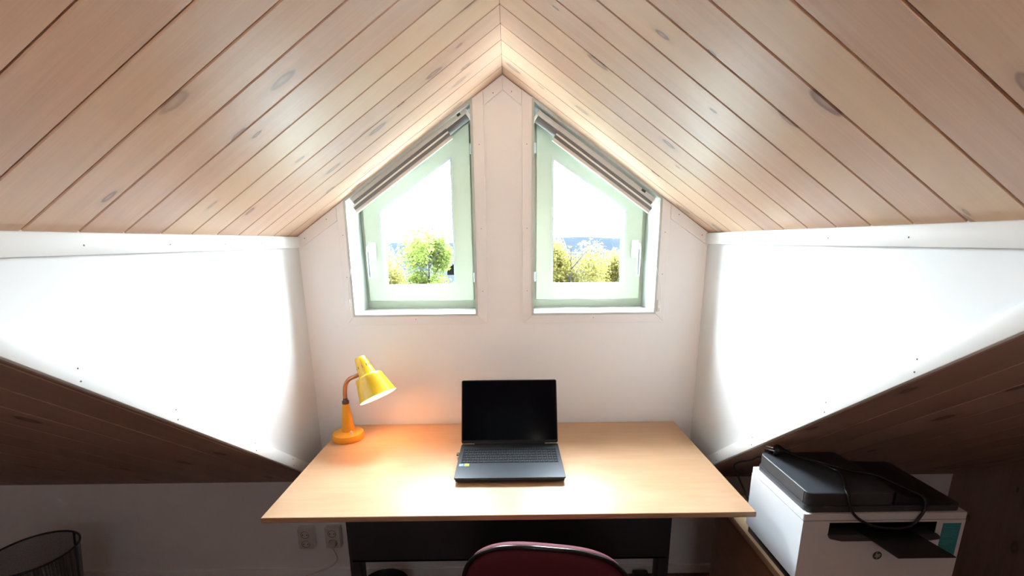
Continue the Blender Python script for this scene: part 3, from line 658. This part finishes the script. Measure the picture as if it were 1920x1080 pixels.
# printer stand ---------------------------------------------------------------
ST = -0.160
st = thing('printer_stand', (1.0, -0.62, FLOOR), 'brown wooden cabinet carrying the printer, right of the desk', 'cabinet')
def veneer(bm):
    bm.faces.layers.float.new('tone'); u = bm.loops.layers.uv.verify()
    for f in bm.faces:
        for l in f.loops: l[u].uv = (l.vert.co.y + l.vert.co.x, l.vert.co.z + l.vert.co.x)
bm = bmesh.new(); box(bm, 0.752, 1.222, -0.88, -0.34, ST - .022, ST, 0.0015); obj('top', bm, M['standedge'], st, 30)
for a in (0.757, 1.198):
    bm = bmesh.new(); box(bm, a, a + .02, -0.875, -0.345, FLOOR, ST - .022, 0.001); veneer(bm); obj('side_panel', bm, M['stand'], st, 30)
bm = bmesh.new(); box(bm, .777, 1.198, -.36, -.345, FLOOR, ST - .022); veneer(bm); obj('back_panel', bm, M['stand'], st, None)
for a, b in ((.779, .986), (.989, 1.196)):
    bm = bmesh.new(); box(bm, a, b, -0.892, -0.875, FLOOR + .03, ST - .024, 0.001); veneer(bm); dr = obj('door', bm, M['stand'], st, 30)
    kx = b - .02 if a < .9 else a + .02
    bm = bmesh.new(); lathe(bm, [(0.005, 0), (0.005, .012), (.012, .016), (.012, .022), (0, .024)], (kx, -.892, -.30), (0, -1, 0), 18); obj('knob', bm, M['steel'], dr, 40)

# printer -----------------------------------------------------------------------
PX0, PX1, PY0, PY1 = 0.757, 1.178, -0.806, -0.547; PT = 0.0645; PB = -0.133
pr = thing('printer', (0.967, -0.675, ST), 'white laser printer with charcoal scanner lid standing under the right roof slope', 'printer')
bm = bmesh.new(); SX0, SX1, SZ0, SZ1 = 0.826, 1.105, 0.000, 0.0386; BT = 0.0435
prism(bm, [(PY0, PB), (PY0, BT), (PY1, BT), (PY1, PB)], 'x', PX0, SX0)
prism(bm, [(PY0, PB), (PY0, BT), (PY1, BT), (PY1, PB)], 'x', SX1, PX1)
box(bm, SX0, SX1, PY0, PY1, PB, SZ0); box(bm, SX0, SX1, PY0, PY1, SZ1, BT); box(bm, SX0, SX1, -0.68, PY1, SZ0, SZ1)
obj('body', bm, M['prwhite'], pr, None)
bm = bmesh.new(); box(bm, PX0 + .002, PX1 - .002, PY0 + .002, PY1 - .002, BT, BT + .002); obj('seam', bm, M['prblack'], pr, None)
bm = bmesh.new(); prism(bm, rrect(PX0 - .0005, PX1 + .0005, PY0 - .0008, PY1, 0.004), 'z', BT + .002, PT, 0.0008, 1); obj('scanner_deck', bm, M['prwhite'], pr, 30)
bm = bmesh.new(); box(bm, PX0 + .006, PX1 - .006, PY0 + .02, PY1 - .006, ST, PB, 0.001); obj('paper_tray_base', bm, M['prblack'], pr, 30)
# output recess
bm = bmesh.new(); e = .0006
box(bm, SX0, SX1, -.682, -.6805, SZ0, SZ1); box(bm, SX0, SX1, PY0 + .001, -.68, SZ0, SZ0 + e); box(bm, SX0, SX1, PY0 + .001, -.68, SZ1 - e, SZ1); box(bm, SX0, SX0 + e, PY0 + .001, -.68, SZ0, SZ1); box(bm, SX1 - e, SX1, PY0 + .001, -.68, SZ0, SZ1)
obj('output_slot', bm, M['prblack'], pr, None)
bm = bmesh.new(); prism(bm, [(SX0 - .002, .006), (SX0 + .004, -.006), (SX0 + .035, -.0135), (SX1 - .01, -.0135), (SX1 + .012, -.010), (SX1 + .012, -.002), (SX1 + .003, .006)], 'y', PY0 - .006, PY0 + .03, 0.002, 2); obj('slot_lip', bm, M['prdark'], pr, 40)
bm = bmesh.new(); t_ = bmesh.new(); prism(t_, [(0.908, -.79), (1.046, -.79), (1.068, -.905), (0.928, -.905)], 'z', 0.006, 0.0095, 0.001, 1); merge(bm, t_); obj('output_tray', bm, M['prblack'], pr, 30)
# scanner lid and document feeder
bm = bmesh.new(); prism(bm, rrect(0.764, 1.168, -0.800, -0.556, 0.018, 6), 'z', PT, 0.0815, 0.0015, 2); obj('scanner_lid', bm, M['prdark'], pr, 40)
bm = bmesh.new()
t_ = bmesh.new()
top = rrect(0.765, 0.995, -0.799, -0.560, 0.018, 6)
prism(t_, top, 'z', 0.0825, 0.1185, 0.003, 3); merge(bm, t_)
obj('document_feeder', bm, M['prdark'], pr, 40)
bm = bmesh.new(); prism(bm, [(0.993, .0825), (0.993, .1165), (1.02, .104), (1.10, .0975), (1.160, .0855), (1.160, .0825)], 'y', -0.797, -0.592, 0.0015, 2); obj('input_tray', bm, M['prblack'], pr, 40)
bm = bmesh.new(); box(bm, 0.7643, 0.7655, -.781, -.780, .083, .116); obj('feeder_seam', bm, M['prblack'], pr, None)
# badge with slanted letters
bm = bmesh.new(); LC = Vector((0.966, PY0, -0.0600)); lathe(bm, [(0, 0.0), (0.0118, 0.0), (0.0118, .0008), (0, .0008)], LC, (0, -1, 0), 36); lg = obj('badge', bm, M['logo'], pr, None, label='round dark badge with slanted light letters hp')
bm = bmesh.new()
def bar(x0, z0, x1, z1, w=.0016): # slanted stroke in the badge plane
    d = Vector((x1 - x0, z1 - z0)).normalized() * 0; prism(bm, [(LC.x + x0 - w / 2, LC.z + z0), (LC.x + x0 + w / 2, LC.z + z0), (LC.x + x1 + w / 2, LC.z + z1), (LC.x + x1 - w / 2, LC.z + z1)], 'y', PY0 - .0012, PY0 - .0008)
sl = 0.30
def sx_(z): return z * sl
bar(-.0050 + sx_(-.0045), -.0045, -.0050 + sx_(.0100), .0100); bar(-.0012 + sx_(-.0045), -.0045, -.0012 + sx_(.0030), .0030)
prism(bm, [(LC.x - .0046 + sx_(.0030), LC.z + .0030), (LC.x - .0008 + sx_(.0030), LC.z + .0030), (LC.x - .0008 + sx_(.0046), LC.z + .0046), (LC.x - .0046 + sx_(.0046), LC.z + .0046)], 'y', PY0 - .0012, PY0 - .0008)
bar(.0020 + sx_(-.0100), -.0100, .0020 + sx_(.0046), .0046); bar(.0060 + sx_(-.0045), -.0045, .0060 + sx_(.0040), .0040)
for z0, z1 in ((.0030, .0046), (-.0046, -.0030)): prism(bm, [(LC.x + .0022 + sx_(z0), LC.z + z0), (LC.x + .0062 + sx_(z0), LC.z + z0), (LC.x + .0062 + sx_(z1), LC.z + z1), (LC.x + .0022 + sx_(z1), LC.z + z1)], 'y', PY0 - .0012, PY0 - .0008)
obj('letters', bm, M['logotxt'], lg, None)
bm = bmesh.new(); box(bm, 1.121, 1.168, PY0 - .0006, PY0, -.062, .0335); lbl = obj('sticker', bm, M['teal'], pr, None, label='teal information sticker')
bm = bmesh.new()
for i, (z, wd) in enumerate(((.022, .02), (.010, .036), (.005, .030), (.000, .034), (-.005, .026), (-.018, .034), (-.023, .030), (-.028, .022))): box(bm, 1.126, 1.126 + wd, PY0 - .0009, PY0 - .0006, z - .0006, z + .0006)
obj('sticker_lines', bm, M['tealtxt'], lbl, None)

# cables ---------------------------------------------------------------------
ZT = 0.1185
pc = thing('power_cable', (0.83, -0.60, ZT), 'black power cable with two-pin plug looped over the top and front of the printer', 'cable')
bm = bmesh.new(); pth = smooth_path([(0.838, -0.590, ZT + .010), (0.868, -0.620, ZT + .006), (0.905, -0.668, ZT + .0045), (0.912, -0.705, ZT + .0045), (0.888, -0.752, ZT + .0045), (0.866, -0.788, ZT + .0045), (0.862, -0.8045, ZT - .002), (0.866, -0.8095, 0.092), (0.880, -0.812, 0.066), (0.905, -0.8130, 0.046), (0.94, -0.815, 0.032), (0.99, -0.816, 0.026), (1.030, -0.815, 0.034), (1.050, -0.812, 0.055), (1.062, -0.808, 0.078), (1.062, -0.797, 0.1045), (1.045, -0.760, 0.1085), (1.000, -0.712, .1215), (0.950, -0.690, ZT + .0045), (0.905, -0.668, ZT + .0115), (0.86, -0.60, ZT + .006), (0.815, -0.573, ZT + .006), (0.785, -0.552, ZT + .002)], 7)
tube(bm, pth, 0.0036, 10); obj('cord', bm, M['rubber'], pc, 60)
bm = bmesh.new(); lathe(bm, [(0, 0), (0.0145, 0.0), (0.0165, 0.003), (0.0165, 0.012), (0.012, 0.020), (0.0065, 0.038), (0.0045, 0.044), (0, 0.044)], (0.800, -0.575, ZT + .0165), (0.90, -0.40, -0.12), 28); pg = obj('plug', bm, M['rubber'], pc, 45)
for dz in (-.0095, .0095):
    bm = bmesh.new(); pd = Vector((-0.90, 0.40, 0.12)).normalized(); c = Vector((0.800, -0.575 + dz * .9, ZT + .0165 + dz * .2)); tube(bm, [c, c + pd * .019], 0.0023, 10); obj('pin', bm, M['steel'], pg, 50)
bm = bmesh.new(); tube(bm, smooth_path([(0.845, -0.535, 0.03), (0.826, -0.470, 0.056), (0.818, -0.425, 0.024), (0.806, -0.345, -0.033), (0.815, -0.37, -0.075), (0.828, -0.415, -0.125), (0.832, -0.44, ST + .003)], 8), 0.003, 8)
o = obj('printer_cable', bm, M['rubber'], None, 60, origin=(0.82, -.40, ST)); tag(o, 'thin black cable arching behind the printer beside the desk corner', 'cable')

# wall sockets ------------------------------------------------------------------
def socket(xc, zc_, lb, plugged):
    r = thing('wall_socket', (xc, 0.0, zc_ - .05), lb, 'socket', 'double wall sockets under the desk')
    bm = bmesh.new(); box(bm, xc - .034, xc + .034, -0.034, 0.0, zc_ - .051, zc_ + .051, 0.005, 2); obj('housing', bm, M['socket'], r, 35)
    for dz in (.023, -.023):
        bm = bmesh.new(); lathe(bm, [(.0195, -.001), (.0205, .0008), (.0205, .0015), (.0185, .0012), (.0170, -.0085), (0, -.0085)], (xc, -0.034, zc_ + dz), (0, -1, 0), 32, cap=False); c = obj('outlet', bm, M['socket'], r, 40)
        bm = bmesh.new()
        lathe(bm, [(.0200, 0), (.0200, .0004), (.0165, .0006), (.0165, 0)], (xc, -0.0338, zc_ + dz), (0, -1, 0), 32, cap=False)
        for dx in (-.0095, .0095): lathe(bm, [(0, 0), (.0027, 0), (.0027, .0006), (0, .0006)], (xc + dx, -0.0345, zc_ + dz), (0, -1, 0), 12)
        obj('contact_holes', bm, M['hole'], c, None)
    if plugged:
        p = thing('power_plug', (xc, -.0345, zc_ - .023), 'pale plug and thin cord in the lower outlet of the socket beside the desk leg', 'plug')
        bm = bmesh.new(); lathe(bm, [(.0, 0), (.0155, .0), (.0155, .012), (.010, .022), (0, .024)], (xc, -0.0355, zc_ - .023), (0.1, -1, -0.15), 24); obj('plug_body', bm, M['socket'], p, 40)
        bm = bmesh.new(); tube(bm, smooth_path([(xc + .002, -.054, zc_ - .027), (xc + .012, -.05, zc_ - .06), (xc + .010, -.03, zc_ - .11), (xc - .02, -.022, zc_ - .15), (xc - .07, -.02, zc_ - .175), (xc - .13, -.018, zc_ - .20), (xc - .2, -.018, FLOOR + .004)], 6), 0.0022, 8); obj('cord', bm, M['socket'], p, 60)
socket(-0.918, -0.537, 'surface-mounted double wall socket, the one farther from the desk leg', False)
socket(-0.797, -0.533, 'surface-mounted double wall socket beside the left desk leg', True)

# waste baskets -------------------------------------------------------------------
def basket(name, c, zt, r, r2, lb, seam=None):
    b = thing(name, (c[0], c[1], FLOOR), lb, 'waste basket')
    bm = bmesh.new(); uvl = bm.loops.layers.uv.verify(); seg = 72; H = zt - FLOOR
    A = [bm.verts.new((c[0] + r2 * math.cos(2 * math.pi * k / seg), c[1] + r2 * math.sin(2 * math.pi * k / seg), FLOOR + .012)) for k in range(seg)]
    B = [bm.verts.new((c[0] + r * math.cos(2 * math.pi * k / seg), c[1] + r * math.sin(2 * math.pi * k / seg), zt)) for k in range(seg)]
    for k in range(seg):
        j = (k + 1) % seg; f = bm.faces.new((A[k], A[j], B[j], B[k])); a0 = 2 * math.pi * k / seg * r; a1 = 2 * math.pi * (k + 1) / seg * r
        for l, uv in zip(f.loops, ((a0, 0), (a1, 0), (a1, H), (a0, H))): l[uvl].uv = uv
    obj('mesh_wall', bm, M['mesh'], b, 60)
    bm = bmesh.new(); tube(bm, [(c[0] + r * math.cos(2 * math.pi * k / 64), c[1] + r * math.sin(2 * math.pi * k / 64), zt) for k in range(64)], 0.0042, 10, closed=True); obj('rim', bm, M['binrim'], b, 60)
    bm = bmesh.new(); lathe(bm, [(0, 0), (r2, 0), (r2 + .002, .006), (r2 + .002, .016), (r2 - .002, .016), (r2 - .004, .006), (0, .005)], (c[0], c[1], FLOOR), (0, 0, 1), 48); obj('base', bm, M['binrim'], b, 50)
    if seam is not None:
        d0 = Vector((math.cos(seam), math.sin(seam), 0)); bm = bmesh.new(); p0 = Vector((c[0], c[1], FLOOR + .012)) + d0 * (r2 - .001); p1 = Vector((c[0], c[1], zt)) + d0 * (r - .001)
        tube(bm, [p0, p1], 0.004, 6); obj('weld_seam', bm, M['binrim'], b, 50)
    return b
basket('waste_basket', (-1.850, -0.2895), -0.400, 0.1405, 0.105, 'black wire-mesh waste basket by the knee wall at the far left', math.radians(72))
bm = bmesh.new()
b2 = thing('paper_bin', (-0.53, -0.205, FLOOR), 'low round black bin on the floor under the desk beside the left leg', 'waste basket')
lathe(bm, [(0, 0), (.085, 0), (.09, .004), (.102, .114), (.105, .117), (.102, .120), (.099, .116), (.087, .008), (0, .006)], (-.53, -.205, FLOOR), (0, 0, 1), 48, cap=False); obj('shell', bm, M['binrim'], b2, 50)
bm = bmesh.new(); box(bm, 0.555, 0.625, -0.085, -0.03, FLOOR, FLOOR + .042, .008)
o = obj('power_adapter', bm, M['rubber'], None, 35, origin=(.59, -.06, FLOOR)); tag(o, 'dark power adapter on the floor behind the right desk leg', 'power adapter')

# office chair ----------------------------------------------------------------------
CH = Vector((0.096, -0.84, FLOOR))
chair = thing('office_chair', (0.085, -0.60, FLOOR), 'burgundy upholstered office chair with black piping, pushed in at the desk', 'chair')
ry_ = math.radians(-3.0)
def back_pt(a, b, n):
    """backrest surface: a across, b up (0 = top), n towards the desk"""
    y = -0.02 * (1 - (a / 0.22) ** 2)   # curved across
    return Vector((CH.x + a * math.cos(ry_) - (n - y) * math.sin(ry_) * 1, CH.y + a * math.sin(ry_) + (n + y) * math.cos(ry_) - b * 0.10, 0.006 + b + a * -0.075))
def outline(scale=1.0, n=72):
    o = []
    W2, H2 = 0.221 * scale, 0.185 * scale
    for k in range(n):
        t = 2 * math.pi * k / n; ct, st_ = math.cos(t), math.sin(t); p = 2.7
        o.append((W2 * math.copysign(abs(ct) ** (2 / p), ct), -0.185 + H2 * math.copysign(abs(st_) ** (2 / p), st_)))
    return o
bm = bmesh.new(); layers = [(0.0, 0.0, -.001), (0.55, -.014, 0), (0.86, -.010, 0), (0.965, 0.0, 0), (0.995, 0.010, 0), (1.0, 0.022, 0), (0.985, 0.034, 0), (0.93, 0.044, 0), (0.6, 0.054, 0)]
rings_ = []
for sc_, n_, _ in layers:
    if sc_ == 0: rings_.append([bm.verts.new(back_pt(0, -0.185, -.016))]); continue
    rings_.append([bm.verts.new(back_pt(a, b, n_)) for a, b in outline(sc_)])
rings_.append([bm.verts.new(back_pt(0, -0.185, .056))])
for A, B in zip(rings_, rings_[1:]):
    for k in range(72):
        j = (k + 1) % 72
        if len(A) == 1: bm.faces.new((A[0], B[k], B[j]))
        elif len(B) == 1: bm.faces.new((A[k], A[j], B[0]))
        else: bm.faces.new((A[k], A[j], B[j], B[k]))
bmesh.ops.recalc_face_normals(bm, faces=bm.faces)
bk = obj('backrest', bm, M['red'], chair, 60)
bm = bmesh.new(); tube(bm, [back_pt(a, b, 0.006) for a, b in outline(1.005)], 0.0062, 10, closed=True); obj('piping', bm, M['piping'], bk, 60)
bm = bmesh.new(); prism(bm, rrect(CH.x - .23, CH.x + .23, -0.80, -0.455, .07, 8), 'z', -0.37, -0.30, 0.025, 4); obj('seat', bm, M['red'], chair, 50)
bm = bmesh.new(); tube(bm, smooth_path([(CH.x, -.62, -.38), (CH.x, -.80, -.38), (CH.x, -.875, -.30), (CH.x, -.872, -.20)], 6), 0.016, 10); obj('back_bracket', bm, M['chairblack'], chair, 50)
bm = bmesh.new(); lathe(bm, [(.028, .09), (.028, .24), (.018, .245), (.018, .37), (.07, .375), (.07, .387), (0, .387)], (CH.x, -.60, FLOOR), (0, 0, 1), 24); obj('gas_column', bm, M['chairblack'], chair, 40)
for k in range(5):
    a = math.radians(90 + 72 * k); d = Vector((math.cos(a), math.sin(a), 0)); c0 = Vector((CH.x, -.60, FLOOR))
    bm = bmesh.new(); tube(bm, [c0 + d * .02 + Vector((0, 0, .115)), c0 + d * .15 + Vector((0, 0, .100)), c0 + d * .27 + Vector((0, 0, .075))], [.022, .019, .014], 10); arm = obj('base_arm', bm, M['chairblack'], chair, 50)
    bm = bmesh.new(); s_ = Vector((-d.y, d.x, 0)); c = c0 + d * .265 + Vector((0, 0, .027))
    for q in (-1, 1): lathe(bm, [(0, 0), (.024, 0), (.027, .003), (.027, .013), (.024, .016), (0, .016)], c + s_ * q * .006 + s_ * (0 if q > 0 else -.016) * 1, s_, 20)
    tube(bm, [c, c + Vector((0, 0, .045))], .006, 8); obj('castor', bm, M['chairblack'], arm, 40)

# unseen fill lamp added behind the viewpoint; its bowl keeps light off low parts
M['fillbulb'] = emit('fill_lamp_bulb', (1.0, 0.86, 0.74), 205.0)
PL = Vector((0.25, -2.85, 0.90)); pl = thing('fill_floor_lamp', (PL.x, PL.y, FLOOR), 'added fill lamp, a tall dark uplighter with a wide metal bowl, unseen behind the chair', 'lamp')
bm = bmesh.new(); lathe(bm, [(0, 0), (.14, 0), (.14, .012), (.02, .03), (0, .03)], (PL.x, PL.y, FLOOR), (0, 0, 1), 40); obj('base', bm, M['chairblack'], pl, 40)
bm = bmesh.new(); tube(bm, [(PL.x, PL.y, FLOOR + .03), (PL.x, PL.y, PL.z - .12)], .012, 14); obj('pole', bm, M['chairblack'], pl, 60)
bm = bmesh.new(); lathe(bm, [(.012, -.13), (.05, -.125), (.17, -.10), (.25, -.063), (.252, -.061), (.25, -.059), (.165, -.094), (.045, -.118), (.012, -.12)], PL, (0, 0, 1), 48, cap=False); obj('bowl', bm, M['chairblack'], pl, 40)
bm = bmesh.new(); lathe(bm, [(.014, -.12), (.014, -.05), (0, -.05)], PL, (0, 0, 1), 20); obj('bulb_holder', bm, M['chairblack'], pl, 40)
bm = bmesh.new(); bmesh.ops.create_uvsphere(bm, u_segments=24, v_segments=16, radius=0.035, matrix=Matrix.Translation(PL)); obj('bulb', bm, M['fillbulb'], pl, 60)

# outdoors ---------------------------------------------------------------------------
def tree(name, x, y, zt, rx, rz, mat, n, label, leaf=0.075, conifer=False):
    zg = -6.5; t = thing(name, (x, y, zg), label, 'tree', 'trees outside the windows')
    bm = bmesh.new(); tl = bm.faces.layers.float.new('tone'); rnd = random.Random(int(abs(x * 977 + y * 31)))
    blobs = [(rnd.uniform(-.55, .55) * rx, rnd.uniform(-.5, .5) * rx, rnd.uniform(-.8, .72) * rz, rnd.uniform(.30, .5)) for _ in range(16)]
    for i in range(n):
        if conifer:
            hgt = rnd.random() ** 1.4; rr = rx * hgt * rnd.uniform(.15, 1); a = rnd.uniform(0, 6.283)
            c = Vector((x + rr * math.cos(a), y + rr * math.sin(a), zt - hgt * 2 * rz + .12 * math.sin(a * 5) * hgt - rr * .25))
        else:
            b = blobs[rnd.randrange(len(blobs))]; v = Vector((rnd.gauss(0, 1), rnd.gauss(0, 1), rnd.gauss(0, 1))).normalized() * (rnd.random() ** .45)
            c = Vector((x + b[0] + v.x * rx * b[3], y + b[1] + v.y * rx * b[3], zt - rz + b[2] + v.z * rz * b[3] * .8))
        d = Vector((rnd.gauss(0, 1), rnd.gauss(0, 1), rnd.gauss(0, .6))).normalized(); e = d.orthogonal().normalized()
        e = (Matrix.Rotation(rnd.uniform(0, 6.28), 3, d) @ e); l = leaf * rnd.uniform(.6, 1.3)
        vs = [bm.verts.new(c + d * l * .5), bm.verts.new(c + e * l * .26), bm.verts.new(c - d * l * .5), bm.verts.new(c - e * l * .26)]
        f = bm.faces.new(vs); f[tl] = rnd.random()
    obj('foliage', bm, mat, t, None)
    bm = bmesh.new(); tube(bm, [(x, y, zg), (x + .05, y, zg + 2.5), (x, y, zt - rz * 1.2), (x + .02, y, zt - rz * .4)], [.12, .09, .03, .008], 8)
    for k in range(7):
        a = k * 2.4; z0 = zt - rz * 1.5 + k * rz * .15; tube(bm, [(x, y, z0), (x + math.cos(a) * rx * .35, y + math.sin(a) * rx * .35, z0 + rz * .3), (x + math.cos(a) * rx * .7, y + math.sin(a) * rx * .7, z0 + rz * .5)], [.014, .010, .004], 6)
    obj('trunk', bm, M['bark'], t, 60)
tree('birch_tree', -1.95, 9.6, 1.10, 0.85, 1.35, M['leafG'], 16000, 'bright yellow-green birch in the middle of the left window')
tree('leafy_tree', -2.75, 7.8, 0.85, 0.7, 1.35, M['leafY'], 14000, 'yellow leafy tree at the left edge of the left window')
tree('conifer_tree', -5.1, 16.0, 3.0, 1.5, 2.4, M['leafB'], 9000, 'hazy blue-green conifer rising behind the yellow tree in the left window', leaf=.14, conifer=True)
tree('leafy_tree', 1.42, 9.0, 1.12, 1.05, 1.4, M['leafY'], 16000, 'tall yellow tree filling the left half of the right window')
tree('leafy_tree', 2.85, 10.6, 0.60, 0.75, 1.0, M['leafY'], 9000, 'lower yellowish tree at the right edge of the right window')
tree('bare_tree', 0.98, 15.0, 1.9, 1.5, 1.2, M['leafB'], 900, 'thin hazy treetop behind the yellow tree in the right window', leaf=.12)
tree('bare_tree', -2.75, 15.5, 1.85, 1.1, 1.2, M['leafB'], 900, 'thin hazy treetop behind the birch in the left window', leaf=.12)
# unseen pale roof added below the windows to bounce sky light onto the ceiling
bm = bmesh.new(); yo0, yo1 = 0.22, 3.6
prism(bm, [(yo0, ZK - .25), (yo0, ZK - .10), (yo1, ZK - .10 - SL * (yo1 - yo0)), (yo1, ZK - .25 - SL * (yo1 - yo0))], 'x', -5.5, 5.5)
o = obj('roof', bm, M['bounceroof'], None, None); tag(o, 'added pale bounce roof outside, unseen, sloping down below the windows', 'roof', kind='structure')
# valley floor and hills
bm = bmesh.new(); rnd = random.Random(3); nx, ny = 40, 30; grid = []
for j in range(ny + 1):
    y = 2.5 + 700 * (j / ny) ** 2.2; row = []
    for i in range(nx + 1):
        u = i / nx * 2 - 1; xx = u * (25 + y * 1.1)
        z = -6.5 - min(y, 250) * 0.10 + (1.5 * math.sin(xx * .03 + y * .02) if y > 60 else 0)
        row.append(bm.verts.new((xx, y, z)))
    grid.append(row)
for j in range(ny):
    for i in range(nx): bm.faces.new((grid[j][i], grid[j][i + 1], grid[j + 1][i + 1], grid[j + 1][i]))
o = obj('valley_ground', bm, M['ground'], None, 60); tag(o, 'pale hazy valley below the house, seen beyond the trees', 'ground', kind='structure')
bm = bmesh.new(); grid = []
for j in range(9):
    row = []
    for i in range(81):
        u = i / 80 * 2 - 1; xx = u * 1300; prof_ = math.sin(math.pi * min(1, j / 8) * .5)
        hgt = (-32 + prof_ * (36 + 5 * math.sin(xx * .006) + 3.0 * math.sin(xx * .017 + 1) + 1.5 * math.sin(xx * .05)))
        row.append(bm.verts.new((xx, 520 + j * 60, hgt)))
    grid.append(row)
for j in range(8):
    for i in range(80): bm.faces.new((grid[j][i], grid[j][i + 1], grid[j + 1][i + 1], grid[j + 1][i]))
o = obj('hills', bm, M['hill'], None, 60); tag(o, 'low blue-grey hills on the horizon', 'hill', kind='structure')
def house(x, y, z, w, lb):
    t = thing('house', (x, y, z), lb, 'house', 'houses in the valley')
    bm = bmesh.new(); box(bm, x - w, x + w, y - 4, y + 4, z, z + 5); obj('walls', bm, M['house'], t, None)
    bm = bmesh.new(); prism(bm, [(x - w - .5, z + 5), (x + w + .5, z + 5), (x, z + 8)], 'y', y - 4.5, y + 4.5); obj('roof', bm, M['hroof'], t, None)
house(-37, 330, -22, 6, 'tiny pale house in the valley, seen at the right side of the left window')
house(66, 300, -19, 5, 'tiny pale house in the valley, seen at the right side of the right window')

# lift everything so that the floor lies at height zero
for o in list(S.objects):
    if o.parent is None: o.location.z += -FLOOR
